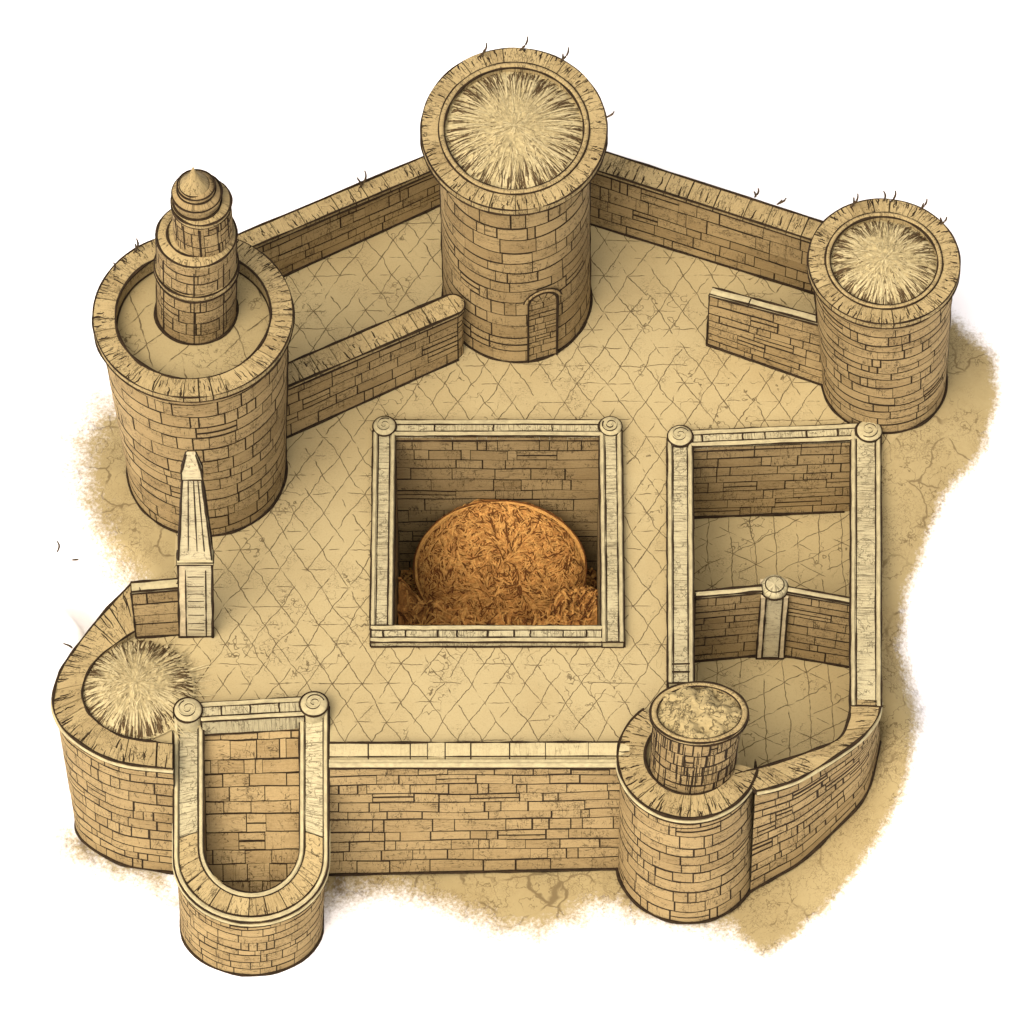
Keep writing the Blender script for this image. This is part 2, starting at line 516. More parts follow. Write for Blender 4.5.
def inkline(mb, pts, r=.05, mat=1, closed=False, jit=.45):
    mb.tube(pts, r, mat, .5, 5, closed, None, jit)


def offz(pts, dz): return [p + V((0, 0, dz)) for p in pts]


def thatch(c, r, ry, dome, seed, n=420, a0=0.0, a1=2 * PI, spots=None):
    """shallow straw roof: a low dome with wedges of straw lying from the rim towards the middle"""
    rr = random.Random(seed)
    mb = MB()
    NA, NR = 72, 14
    closed = abs(a1 - a0 - 2 * PI) < 1e-6

    def S(a, q):
        h = max(dome * (1 - q * q), -.09)
        p = V((c[0] + r * q * cos(a), c[1] + r * ry * q * sin(a), c[2] + h))
        p.z += .05 * mnoise.noise(V((p.x * 2, p.y * 2, seed))) + .03 * mnoise.noise(V((p.x * 7, p.y * 7, seed)))
        return p
    idx = []
    for j in range(NR + 1):
        idx.append([mb.vert(S(a0 + (a1 - a0) * i / NA, max(.001, j / NR))) for i in range(NA + (0 if closed else 1))])
    for j in range(NR):
        for i in range(NA):
            i2 = (i + 1) % NA if closed else i + 1
            mb.face((idx[j][i], idx[j + 1][i], idx[j + 1][i2], idx[j][i2]), 0, .5)
    z = V((0, 0, 1))

    def blade(a, q0, q1, w, mat, lift, bend):
        k = 4; L, R = [], []
        for i in range(k + 1):
            f = i / k; q = q0 + (q1 - q0) * f; aa = a + bend * f * f
            p = S(aa, q) + z * (lift * (.3 + .7 * sin(PI * min(1, f * .8 + .1))))
            t = V((-sin(aa), cos(aa), 0)) * (w * (1 - f) ** .8 * .5 + .002)
            L.append(mb.vert(p - t)); R.append(mb.vert(p + t))
        for i in range(k): mb.face((L[i], R[i], R[i + 1], L[i + 1]), mat, .5)
    for _ in range(n):
        blade(rr.uniform(a0, a1), rr.uniform(.9, 1.0), rr.uniform(.3, .8), rr.uniform(.05, .13), rr.choice((0, 1, 1)), rr.uniform(.03, .12), rr.gauss(0, .06))
    for _ in range(int(n * 1.15)):  # dark strokes at the rim, painted shade between straws
        q = 1 - abs(rr.gauss(0, .07))
        blade(rr.uniform(a0, a1), q, q - rr.uniform(.08, .42), rr.uniform(.018, .06), 2, rr.uniform(.06, .14), rr.gauss(0, .05))
    for _ in range(int(n * .30)):
        q = rr.uniform(.3, .85)
        blade(rr.uniform(a0, a1), q, q - rr.uniform(.04, .12), rr.uniform(.015, .03), 2, rr.uniform(.05, .12), rr.gauss(0, .12))
    for _ in range(int(n * .6)):
        q = rr.uniform(.1, .7)
        blade(rr.uniform(a0, a1), q, q - rr.uniform(.1, .2), rr.uniform(.03, .06), rr.choice((0, 1)), rr.uniform(.05, .12), rr.gauss(0, .2))
    if spots:                                                              # straw spilling over the open side
        for _ in range(150):
            q = rr.uniform(.65, .95)
            blade(rr.uniform(*spots), q, q + rr.uniform(.15, .5), rr.uniform(.04, .10), rr.choice((0, 0, 1)), rr.uniform(.05, .12), rr.gauss(0, .08))
    return mb


# ------------------------------------------------------------------ round towers



def round_tower(label, base, rb, top, rt, wall_top_r, ring_w, kerb_w, ry=1.0, row=.8, seed=1, name='round_tower', lean=1.0, disc=True):
    B0 = W(base[0], base[1], 0)
    h = 0
    lo, hi = 0, 25
    for _ in range(40):
        m = (lo + hi) / 2
        if W(top[0], top[1], m).y > B0.y: lo = m
        else: hi = m
    h = lo
    T0 = W(top[0], top[1], h)
    B0 = V((T0.x + (B0.x - T0.x) * lean, B0.y, 0))
    kt, kb = (W(top[0] + 1, top[1], h) - T0).length, .04 * (1 - 0)
    kb = (W(base[0] + 1, base[1], 0) - W(base[0], base[1], 0)).length
    root = thing(name, label, 'tower', B0)
    R0, R1 = rb * kb, wall_top_r * kt
    cap = .32
    bot = Path(circle_pts(B0, R0, 96, -PI * .95, PI * 1.05, ry), True, True)
    topc = V((T0.x, T0.y, h - cap))
    tp = Path(circle_pts(topc, R1, 96, -PI * .95, PI * 1.05, ry), True, True)
    mb = MB()
    bricks(mb, tp, bot, row=row, bw=1.25, closed=True, seed=seed, gap=.06)
    inkline(mb, offz(circle_pts(B0, R0 + .06, 96, 0, 2 * PI, ry), .03), .055, 1, True)
    for q in (0.0, PI):      # added ink outlines up the left and right silhouettes of the wall
        inkline(mb, [V((B0.x + (topc.x - B0.x) * f + cos(q) * (R0 + (R1 - R0) * f + .015), B0.y, (h - cap - .5) * f)) for f in [i / 24 for i in range(25)]], .045, 1)
    # flared corbel below the parapet
    Ro = rt * kt
    wall = mb.build('wall', [M_WALL, M_MORT], root)
    mb = MB()
    c1 = circle_pts(topc, Ro - .1, 96, 0, 2 * PI, ry); c0 = circle_pts(topc - V((0, 0, .55)), R1 - .02, 96, 0, 2 * PI, ry)
    i1 = [mb.vert(p, (q * .3, 0, 1)) for q, p in enumerate(c1)]; i0 = [mb.vert(p, (q * .3, .6, 1)) for q, p in enumerate(c0)]
    for q in range(96): mb.face((i0[q], i0[(q + 1) % 96], i1[(q + 1) % 96], i1[q]), 0, .5)
    mb.build('corbel', [M_WALL, M_MORT], root, smooth=True)
    # parapet stones
    mb = MB()
    Ri = Ro - ring_w * kt
    tc = V((T0.x, T0.y, h))
    O, I = ring_strip(tc, Ro, Ri, ry)
    coping(mb, O, I, cap, .85, closed=True, seed=seed + 1, strokes=4.5)
    inkline(mb, offz(circle_pts(tc, Ro + .0, 96, 0, 2 * PI, ry), .0), .032, 1, True)
    inkline(mb, offz(circle_pts(tc, Ro + .01, 96, 0, 2 * PI, ry), -cap + .02), .045, 1, True)
    mb.build('parapet', [M_CAP, M_INK], root)
    # inner kerb
    mb = MB()
    Rk = Ri - kerb_w * kt
    if kerb_w > 0:
        prof = [(Ri - .03, -.35), (Ri - .03, .02), (Ri - kerb_w * kt * .3, .10), (Rk + .04, .09), (Rk, .0), (Rk, -.6)]
        rows = []
        for (rr_, zz) in prof:
            rows.append([mb.vert(p, (q * .25, rr_, 3)) for q, p in enumerate(circle_pts(tc + V((0, 0, zz)), rr_, 96, 0, 2 * PI, ry))])
        for a, b in zip(rows, rows[1:]):
            for q in range(96): mb.face((a[q], b[q], b[(q + 1) % 96], a[(q + 1) % 96]), 0, .4)
        inkline(mb, offz(circle_pts(tc, Ri - .02, 96, 0, 2 * PI, ry), .03), .04, 1, True)
        inkline(mb, offz(circle_pts(tc, Rk, 96, 0, 2 * PI, ry), .0), .05, 1, True)
        mb.build('inner_kerb', [M_CAP, M_INK], root, smooth=True)
    else:
        rows = [[mb.vert(p, (q * .25, zz, 3)) for q, p in enumerate(circle_pts(tc + V((0, 0, zz)), Ri, 96, 0, 2 * PI, ry))] for zz in (-.1, -1.3)]
        for q in range(96): mb.face((rows[0][q], rows[1][q], rows[1][(q + 1) % 96], rows[0][(q + 1) % 96]), 0, .6)
        inkline(mb, offz(circle_pts(tc, Ri - .01, 96, 0, 2 * PI, ry), .0), .05, 1, True)
        inkline(mb, offz(circle_pts(tc, Ri - .03, 96, 0, 2 * PI, ry), -.75), .04, 1, True)
        mb.build('inner_kerb', [M_CAP, M_INK], root)
    if disc:
        mb = thatch(V((T0.x, T0.y, h - .28)), Rk, ry, .38, seed + 3, n=int(430 * Rk / 2.8))
        mb.build('thatch_roof', [M_STRAW, M_STRAWL, M_STRAWGAP], root, smooth=False)
    return root, T0, h, kt, B0, kb, Ri


north, nT, nh, nk, nB, nkb, _ = round_tower('tallest round brick tower at the back, thatched, with an arched doorway at its foot',
    (517, 296), 73, (514, 128.5), 93, 75, 17, 6, 1.075, .82, 11)
east, eT, eh, ek, eB, ekb, _ = round_tower('round brick tower on the right with a thatched top, joined by two walls',
    (884, 381), 61, (884, 261), 76, 70, 17, 5, 1.0, .60, 21, lean=1.0)
west, wT, wh, wk, wB, wkb, wRi = round_tower('wide round brick tower on the left carrying a stepped turret with pointed cap',
    (207, 469), 78, (193, 314), 100, 94, 22, 0, 1.0, .74, 31, disc=False)

# arched doorway at the foot of the tall tower
def doorway():
    d = (W(542, 357, 0) - nB); d.z = 0; d.normalize()
    side = V((-d.y, d.x, 0))
    R = 73 * nkb
    o = nB + d * (R - .35)
    wd, hh = .62, rise(542, 357, 292)
    mb = MB()
    prof = [(-wd, 0)] + [(-wd * cos(PI * i / 14), hh - wd * 1.05 + wd * 1.05 * sin(PI * i / 14)) for i in range(15)] + [(wd, 0)]
    fr = [o + d * .56 + side * a + V((0, 0, b)) for a, b in prof]; bk = [o + side * a + V((0, 0, b)) for a, b in prof]
    mb.poly(fr, 1, .6)
    for i in range(len(prof) - 1): mb.poly([fr[i], bk[i], bk[i + 1], fr[i + 1]], 0, .5, [(i * .3, 0, 0), (i * .3, .5, 0), (i * .3 + .3, .5, 0), (i * .3 + .3, 0, 0)])
    T = Path([fr[1] + d * .005, fr[15] + d * .005], by_index=True); B = Path([fr[0] + d * .005, fr[-1] + d * .005], by_index=True)
    bricks(mb, T, B, row=.42, bw=.62, depth=.012, gap=.04, seed=5)
    # arch head: small stones filling the half round
    for j in range(3):
        for i in range(5):
            a0, a1 = PI * i / 5 + .05, PI * (i + 1) / 5 - .05
            r0, r1 = (.05, .32, .6)[j] / .62 * wd, (.29, .57, .98)[j] / .62 * wd * (.62 if j == 2 else 1)
            r1 = min(r1, wd * .97)
            base = fr[1].lerp(fr[15], .5)
            q = [base + side * (rr_ * -cos(a)) * 1 + V((0, 0, rr_ * sin(a) * 1.05)) + d * .03 for rr_, a in ((r0, a0), (r1, a0), (r1, a1), (r0, a1))]
            mb.poly(q[::-1], 0, rng.random(), [(p.x, p.z, 0) for p in q])
    door = mb.build('blocked_doorway', [M_WALLF, M_MORT], north)
    mb = MB()
    mb.tube([p + d * .03 for p in fr], .05, 1, .5, 6, jit=.4)
    for ex, rad, mat in ((.12, .07, 0), (.21, .03, 1)):
        mb.tube([p + d * .0 + side * (ex * (-1 if i < 8 else 1) * abs(cos(PI * (i - 1) / 14))) + V((0, 0, ex * sin(PI * (i - 1) / 14))) for i, p in enumerate(fr) if 2 <= i <= 14], rad, mat, .4, 6)
    mb.build('arch_moulding', [M_WALLF, M_INK], door)
doorway()


# stepped turret on the left tower
def turret():
    zt = wh - .85
    mb = MB()
    pts = [mb.vert(p) for p in circle_pts(V((wT.x, wT.y, zt)), wRi + .02, 64)]
    mb.face(pts, 0, .5)
    mb.build('platform', [M_FLOOR3], west)
    c = W(196.5, 311, zt)
    k = (W(197.5, 311, zt) - c).length
    hlow, hup, ht2, hcone, htop = (rise(196.5, 311, y, zt) for y in (234, 201, 191, 187, 171))
    R = 40 * k
    mb = MB()
    bricks(mb, Path(circle_pts(c + V((.24, 0, hlow)), R * .97, 72, -PI, PI), True, True), Path(circle_pts(c, R * .98, 72, -PI, PI), True, True), row=.62, bw=.8, gap=.05, closed=True, seed=41, drop=.12)
    inkline(mb, circle_pts(c + V((0, 0, .04)), R * 1.0 + .04, 72), .06, 1, True)
    for q in (-1.6, -2.5, -.8): inkline(mb, [c + V((.24 * f + cos(q) * R * (.99 - .01 * f), sin(q) * R * (.99 - .01 * f), hlow * f)) for f in [i / 12 for i in range(12)]], .03, 1)
    for q in (PI, 0.0): inkline(mb, [c + V((.24 * f + cos(q) * R * (.98 - .01 * f) + .015 * cos(q), 0, hlow * f)) for f in [i / 12 for i in range(13)]], .04, 1)
    t = mb.build('turret', [M_WALLF, M_MORT], west)

    def lathe(prof, mats, name, seed, cc=c, ink=(), smooth=True, nn=56, wob=.04):
        mb = MB(); rows = []
        for (r_, z_) in prof:
            rows.append([mb.vert(p + V((p.x - cc.x, p.y - cc.y, 0)) * (wob * mnoise.noise(V((p.x * 1.2, p.y * 1.2, z_ + seed)))), (q * .12, z_ * 1.5 + r_, seed)) for q, p in enumerate(circle_pts(cc + V((0, 0, z_)), max(r_, .002), nn))])
        for a, b in zip(rows, rows[1:]):
            for q in range(nn): mb.face((a[q], a[(q + 1) % nn], b[(q + 1) % nn], b[q]), 0, .45)
        for (r_, z_, w_) in ink: inkline(mb, circle_pts(cc + V((0, 0, z_)), r_, nn), w_, 1, True)
        return mb.build(name, mats, t, smooth=smooth)
    zb = hlow * .60
    lathe([(R - .04, zb - .16), (R + .05, zb - .12), (R + .08, zb), (R + .05, zb + .12), (R - .04, zb + .16)], [M_CAP, M_INK], 'band', 1, cc=c + V((.15, 0, 0)), ink=((R + .06, zb - .17, .04), (R + .06, zb + .17, .04)), wob=.0)
    lathe([(R * .97, hlow - .2), (R * .99, hlow - .1), (R * .97, hlow), (R * .9, hlow + .08), (R * .4, hlow + .12)], [M_CAP, M_INK], 'shoulder', 2, cc=c + V((.25, 0, 0)), ink=((R * .98, hlow - .02, .045), (R * .72, hlow + .11, .04)), wob=.02)
    R2 = 29 * k; cu = c + V((.52, 0, 0)); hm = hup
    mb = MB()
    bricks(mb, Path(circle_pts(cu + V((0, 0, hm)), R2 * .98, 56, -PI, PI), True, True), Path(circle_pts(cu + V((0, 0, hlow)), R2, 56, -PI, PI), True, True), row=.85, bw=.5, closed=True, seed=42, gap=.05, drop=.2)
    for q in (-2.6, -2.2, -1.62, -1.0, -.5):      # narrow upright slits
        z0_, z1_ = hlow + .15 + .3 * abs(q + 1.6), hm - .35
        inkline(mb, [cu + V(((R2 + .01) * cos(q), (R2 + .01) * sin(q), z0_ + (z1_ - z0_) * i / 8)) for i in range(9)], .045 if q == -1.62 else .032, 1)
    mb.build('upper_drum', [M_WALLF, M_MORT], t)
    r3, r4 = 23 * k, 17 * k; c3 = c + V((.38, 0, 0)); c4 = c + V((.32, 0, 0))
    lathe([(R2, hm - .22), (R2 + .02, hm - .12), (R2 + .0, hm), (R2 * .8, hm + .06), (R2 * .7, hm + .08)], [M_CAP, M_INK], 'cornice', 3, cc=cu, ink=((R2 + .01, hm - .01, .04), (R2 + .0, hm - .24, .03)), wob=.02)
    lathe([(r3 * .97, hm), (r3, ht2 - .35), (r3 + .05, ht2 - .2), (r3, ht2), (r3 * .8, ht2 + .12), (r4 + .04, ht2 + .14), (r4 + .05, hcone + .1), (r4 * .8, hcone + .2)], [M_WALLF, M_INK], 'crown', 5, cc=c3,
          ink=((r3 + .03, hm + .06, .04), (r3 + .05, ht2 - .08, .04), (r4 + .07, ht2 + .16, .035), (r4 + .05, hcone + .12, .035)), wob=.05)
    zc = hcone + .1
    lathe([(14.5 * k, zc), (14 * k, zc + .12), (6.6 * k, zc + (htop - zc) * .55), (2.4 * k, htop - .02), (.0, htop + .3)], [M_CAP, M_INK], 'pointed_cap', 4, cc=c4, ink=((14.5 * k, zc + .05, .04),), wob=.04)
turret()


# ------------------------------------------------------------------ free-standing straight walls
def straight_wall(label, A, B, hA, hB, thick, zb=0.0, row=.7, seed=1, cap_th=.22, over=.08, block=.9, name='brick_wall', capmat=None, strokes=1.6, round_end=False, group=None, capname='coping'):
    a, b = W(A[0], A[1], zb), W(B[0], B[1], zb)
    d = (b - a); d.z = 0; Ln = d.length; d.normalize()
    n = V((d.y, -d.x, 0))
    mid = (a + b) / 2 - n * thick / 2
    root = thing(name, label, 'wall', mid, group)
    if round_end:
        arc = [b - n * thick / 2 + n * (thick / 2 * cos(q)) + d * (thick / 2 * sin(q)) for q in [PI * i / 8 for i in range(9)]]
        plan = [a] + arc + [a - n * thick]
    else:
        plan = [a, b, b - n * thick, a - n * thick]
    plan = [p.copy() for p in plan]

    def hgt(p):
        f = (p - a).dot(d) / Ln
        return hA + (hB - hA) * min(1, max(0, f))
    mb = MB()
    segs = [(plan[0], plan[1])] if not round_end else [(plan[0], plan[1])]
    def face(p, q, s):
        T = Path([p + V((0, 0, hgt(p) - cap_th)), q + V((0, 0, hgt(q) - cap_th))], by_index=True); Bq = Path([p, q], by_index=True)
        bricks(mb, T, Bq, row=row, bw=1.25, seed=s, gap=.052)
    face(plan[0], plan[1], seed)
    if round_end:
        pts = plan[1:-1]
        T = Path([p + V((0, 0, hgt(p) - cap_th)) for p in pts], by_index=True); Bq = Path(pts, by_index=True)
        bricks(mb, T, Bq, row=row, bw=.8, seed=seed + 1, gap=.05, step=.2)
        face(plan[-2], plan[-1], seed + 2)
    else:
        face(plan[1], plan[2], seed + 1); face(plan[2], plan[3], seed + 2)
    face(plan[-1], plan[0], seed + 3)
    inkline(mb, [p + n * .05 + V((0, 0, .03)) for p in [a.lerp(b, i / 12) for i in range(13)]], .06, 1)
    for p in ((a,) if round_end else (a, b)): inkline(mb, [p + n * .02 + V((0, 0, (hgt(p) - cap_th) * i / 8)) for i in range(9)], .045, 1)
    mb.build('masonry', [M_WALL, M_MORT], root)
    mb = MB()
    o0, o1 = a + n * over + V((0, 0, hA)), b + n * over + V((0, 0, hB))
    i0, i1 = a - n * (thick + over) + V((0, 0, hA)), b - n * (thick + over) + V((0, 0, hB))
    K = 14
    O = [o0.lerp(o1, i / K) for i in range(K + 1)]; I = [i0.lerp(i1, i / K) for i in range(K + 1)]
    if round_end:
        R = thick / 2 + over
        for i in range(1, 7):
            q = PI / 2 * i / 6 * .94
            O.append((o1 + i1) / 2 + n * R * cos(q) + d * R * sin(q)); I.append((o1 + i1) / 2 - n * R * cos(q) + d * R * sin(q))
    coping(mb, Path(O), Path(I), cap_th, block, seed=seed + 5, strokes=strokes * 2)
    inkline(mb, [p + n * .01 for p in O], .045, 1); inkline(mb, [p - n * .01 for p in I], .05, 1)
    inkline(mb, [p + n * .015 - V((0, 0, cap_th)) for p in O], .05, 1)
    mb.build(capname, [capmat or M_CAP, M_INK], root)
    return root


straight_wall('long low brick wall running up behind the left side to the tallest tower', (196, 315), (470, 191), rise(283, 276, 231), rise(440, 204, 166), .62, seed=51, row=.55)
straight_wall('long brick wall sloping down at the back from the tallest tower to the right tower', (560, 214), (838, 300), rise(605, 230, 173), rise(800, 288, 236), .82, seed=61, row=.8)
straight_wall('thick rounded-end brick wall in front of the left back wall, stopping at the tallest tower', (262, 448), (458, 359), rise(290, 435, 384), rise(455, 360, 313), .82, seed=71, row=.62, round_end=True)
straight_wall('short thin brick wall with a narrow ledge standing left of the right tower', (707, 344), (832, 388), rise(707, 344, 293), rise(822, 384, 323), .24, seed=81, row=.62, cap_th=.14, over=.04, capmat=M_PALE, strokes=0, block=3.0)
straight_wall('small brick wall stub beside the foot of the obelisk', (136, 637), (184, 634), rise(150, 636, 590), rise(180, 634, 587), .34, seed=91, row=.7, cap_th=.14, over=.04, capmat=M_PALE, strokes=.5, block=1.3)


# ------------------------------------------------------------------ sunken pits framed by pale stone rails
def rail(mb, a, b, wid, z0, zt, joints=0, seed=0, bead=True, hatch=True):
    """pale kerb between two plan points: hatched flat band, a rounded bead along both edges and pen lines beside the beads"""
    d = b - a; L = d.length; d.normalize()
    h = V((d.x, d.y, 0)).normalized(); n = V((h.y, -h.x, 0))
    r = random.Random(seed)
    so = r.random() * 50
    c = [(n * (wid / 2), z0), (n * (wid / 2), zt), (n * (-wid / 2), zt), (n * (-wid / 2), z0)]
    K = max(2, int(L / .5))
    rows = []
    wob = [n * (.018 * mnoise.noise(V((i * .6, so, 0)))) for i in range(K + 1)]
    for i in range(K + 1):
        p = a + d * (L * i / K) + wob[i]
        rows.append([p + q + V((0, 0, zz)) for q, zz in c])
    for i in range(K):
        for k in range(4):
            s0, s1 = L * i / K, L * (i + 1) / K
            y0, y1 = (k * .6, k * .6 + .5) if k != 1 else (0, wid)
            mb.poly([rows[i][k], rows[i + 1][k], rows[i + 1][(k + 1) % 4], rows[i][(k + 1) % 4]], 0, .4, [(s0, y0, so), (s1, y0, so), (s1, y1, so), (s0, y1, so)])
    mb.poly(rows[0][::-1], 1, .4); mb.poly(rows[-1], 1, .4)
    for rw in (rows[0], rows[-1]): mb.tube([rw[0] + V((0, 0, .1)), rw[1], rw[2], rw[3] + V((0, 0, .1))], .045, 2, .5, 5); mb.tube([rw[0] + V((0, 0, .08)), rw[3] + V((0, 0, .08))], .04, 2, .5, 5)
    if bead:
        for sgn in (1, -1):
            for off, rad, mat in ((wid / 2 - .08, .085, 1), (wid / 2 - .20, .028, 2), (wid / 2 + .015, .045, 2), (wid / 2 + .02, .0451, 2)):
                pts = [a + d * (L * i / K) + wob[i] + n * (sgn * off) + V((0, 0, (z0 + .09) if rad == .0451 else zt - (0.03 if mat == 2 and off > wid / 2 else 0))) for i in range(K + 1)]
                mb.tube(pts, rad, mat, .4, 6, jit=.1 if mat == 1 else .4)
    if joints:
        cuts = sorted(r.uniform(.08, .95) for _ in range(joints)) if joints > 3 else [.2 + .28 * i for i in range(joints)]
        if joints > 3: cuts = [(i + .6 + r.uniform(-.25, .25)) / (joints + .4) for i in range(joints)]
        for f in cuts:
            p = a + d * (L * f)
            mb.tube([p + n * (q * (wid / 2 - .2)) + V((r.uniform(-.02, .02), 0, zt + .005)) for q in (-1, -.3, .4, 1)], .035, 2, .5, 5, jit=.3)


def scroll(parent, c, r, z0, zt, seed):
    """round corner knob with a raised spiral on its top"""
    mb = MB(); nn = 36
    prof = [(r, z0), (r, zt - .12), (r * .96, zt - .03), (r * .86, zt + .03), (r * .5, zt + .05), (.002, zt + .06)]
    rows = [[mb.vert(p, (q * .15, r_ + z_, seed)) for q, p in enumerate(circle_pts(V((c.x, c.y, z_)), r_, nn))] for r_, z_ in prof]
    for a, b in zip(rows, rows[1:]):
        for q in range(nn): mb.face((a[q], a[(q + 1) % nn], b[(q + 1) % nn], b[q]), 0, .4)
    inkline(mb, circle_pts(V((c.x, c.y, zt - .06)), r * 1.0, nn), .045, 1, True)
    sp = []
    for i in range(46):
        f = i / 45; a = seed + 2 * PI * 1.7 * f; rr_ = r * (.74 - .62 * f)
        sp.append(V((c.x + rr_ * cos(a), c.y + rr_ * sin(a), zt + .055)))
    mb.tube(sp, .024, 1, .5, 5, jit=.5)
    mb.tube([p + V((.0, .045, .01)) for p in sp[4:]], .03, 0, .5, 5)
    return mb.build('corner_scroll', [M_PALE, M_INK], parent, smooth=True)


ZR = .42      # top of the kerb rails above the court

# --- middle pit with the hay
def middle_pit():
    x0, x1, y0, y1 = 395, 600, 437, 626
    zf = -10.0
    root = thing('hay_pit', 'square pit framed with pale rails in the middle of the court, with hay inside', 'pit', W(498, 532, 0))
    a, b, c, d = W(x0, y0 - 2, ZR), W(x1, y0 - 2, ZR), W(x1, y1, ZR), W(x0, y1, ZR)
    for q in (a, b, c, d): q.z = 0
    b.y = a.y; d.y = c.y; d.x = a.x; c.x = b.x
    mb = MB()
    for i, (p, q) in enumerate(((a, b), (b, c), (c, d), (d, a))):
        bricks(mb, Path([p + V((0, 0, ZR - .14)), q + V((0, 0, ZR - .14))], by_index=True), Path([p + V((0, 0, zf)), q + V((0, 0, zf))], by_index=True), row=.78, bw=1.5, gap=.05, seed=100 + i)
    mb.build('shaft_wall', [M_WALL, M_MORT], root)
    mb = MB(); mb.poly([p + V((0, 0, zf + .01)) for p in (a, d, c, b)], 0, .5)
    mb.build('pit_floor', [M_MORT], root)
    W0 = .86; w = W0 / 2
    for nm, p, q, j, wd in (('back_rail', a + V((-.1, w * .82, 0)), b + V((.1, w * .82, 0)), 3, .72), ('front_rail', d + V((-w * 2, -w * .8, 0)), c + V((.02, -w * .8, 0)), 9, .72)):
        mb = MB(); rail(mb, p, q, wd, -.05, ZR - .01, j, 7 + j); mb.build(nm, [M_RAIL, M_PALE, M_INK], root)
    for p, q, s in ((a + V((-w, .25, 0)), d + V((-w, .03, 0)), 3), (b + V((w, .25, 0)), c + V((w, -.74, 0)), 4)):
        mb = MB(); rail(mb, p, q, W0, -.05, ZR, 0, s); mb.build('side_rail', [M_RAIL, M_PALE, M_INK], root)
    scroll(root, a + V((-w, .38, 0)), .46, 0, ZR + .12, 1.0); scroll(root, b + V((w, .38, 0)), .46, 0, ZR + .12, 2.6)
    # haystack
    hc = W(500, 549, -6.6)
    rx, ry, rz = 3.45, 1.05, 2.95
    tl = math.radians(35)
    eu, en = V((0, sin(tl), cos(tl))), V((0, -cos(tl), sin(tl)))
    hc.y = min(hc.y, a.y - rz * sin(tl) - .25)
    base = V((hc.x, hc.y - .8, zf + .02))
    mb = MB(); r = random.Random(77)

    def tow(p):
        q = hc + V((p.x, 0, 0)) - en * p.y + eu * p.z
        q.z = max(q.z, zf + .02)
        return q

    def S(th, ph, k=1.0):
        p = V((rx * cos(th) * sin(ph), ry * sin(th) * sin(ph), rz * cos(ph))) * k
        nz = mnoise.noise(p * .8) * .14 + mnoise.noise(p * 2.6) * .07
        return p * (1 + nz * .4)
    NA, NP = 96, 48
    idx = [[mb.vert(tow(S(2 * PI * i / NA, max(.01, PI * .99 * j / NP)))) for i in range(NA)] for j in range(NP + 1)]
    for j in range(NP):
        for i in range(NA): mb.face((idx[j][i], idx[j + 1][i], idx[j + 1][(i + 1) % NA], idx[j][(i + 1) % NA]), 0, .5)
    up = V((0, 0, 1))
    for _ in range(8000):
        rr_, aa = math.sqrt(r.random()), r.uniform(0, 2 * PI)
        p = V((rx * rr_ * cos(aa), -ry * math.sqrt(max(0, 1 - rr_ * rr_)), rz * rr_ * sin(aa)))
        n = V((p.x / rx ** 2, p.y / ry ** 2, p.z / rz ** 2)).normalized()
        sw = mnoise.noise(p * .6 + V((3, 1, 7))) * 2 * PI * 1.5
        if rr_ > .86: sw = math.atan2(p.z, p.x) * 0 + (PI / 2 if r.random() < .5 else -PI / 2) + r.gauss(0, .2)
        x = V((p.x, 0, p.z)) if rr_ > .86 else V((1, 0, 0)); x = x - n * x.dot(n); x = x.normalized() if x.length > .01 else V((1, 0, 0)); y = n.cross(x)
        L = r.uniform(.2, 1.0); m = 6; mat = r.choices((0, 1, 2), (.38, .34, .28))[0]; wd = r.uniform(.012, .034)
        cur = r.gauss(0, 1.1); lift = r.uniform(.015, .07)
        Lp, Rp = [], []
        pos = p.copy()
        for i in range(m + 1):
            f = i / m; a_ = sw + cur * f
            dr = x * cos(a_) + y * sin(a_)
            sd = n.cross(dr)
            if i: pos = pos + dr * (L / m)
            rel = pos
            kk = math.sqrt((rel.x / rx) ** 2 + (rel.y / ry) ** 2 + (rel.z / rz) ** 2)
            nz = mnoise.noise(rel * .8) * .14 + mnoise.noise(rel * 2.6) * .07
            q = rel / kk * (1 + nz * .28) + n * (lift * (.4 + sin(PI * f)))
            ww = wd * (.35 + .65 * sin(PI * min(1, f + .1)))
            Lp.append(mb.vert(tow(q - sd * ww))); Rp.append(mb.vert(tow(q + sd * ww)))
        for i in range(m): mb.face((Lp[i], Lp[i + 1], Rp[i + 1], Rp[i]), mat, .5)
    for k_, rad, mat in ((1.0, .085, 1), (.955, .035, 2), (1.03, .035, 2)):     # twisted straw binding round the edge
        mb.tube([tow(V((rx * k_ * cos(q), -.18 if mat else -.1, rz * k_ * sin(q)))) for q in [2 * PI * i / 110 for i in range(110)]], rad, mat, .5, 6, True, jit=.5)
    for _ in range(70):                                                   # dark knot in the middle
        q0, l0, a0 = V((r.gauss(.1, .22), 0, r.gauss(-.25, .2))), r.uniform(.15, .5), r.gauss(.3, .6)
        mb.tube([tow(q0 + V((l0 * f * cos(a0 + f), -ry * 1.03 - .02, l0 * f * sin(a0 + f)))) for f in (0, .25, .5, .75, 1)], .028, 2, .5, 4, taper=lambda f: sin(PI * (f * .9 + .05)))
    o = mb.build('hay_bale', [M_HAY, M_HAYL, M_HAYD], None, loc=base)
    tag(o, 'big flattened round bale of rust orange hay leaning in the middle pit', 'hay bale')
    # loose hay on the floor round the stack
    mb = MB(); r = random.Random(99)
    fy = a.y - .35

    def G(x, y):
        f = min(1, max(0, (fy - y + .2) / 3.4))
        return zf + .06 + (3.1 * f * f * (3 - 2 * f)) * (1 + .5 * mnoise.noise(V((x * .9, y * .9, 2)))) * (0.65 + .35 * abs((x - hc.x) / 4))
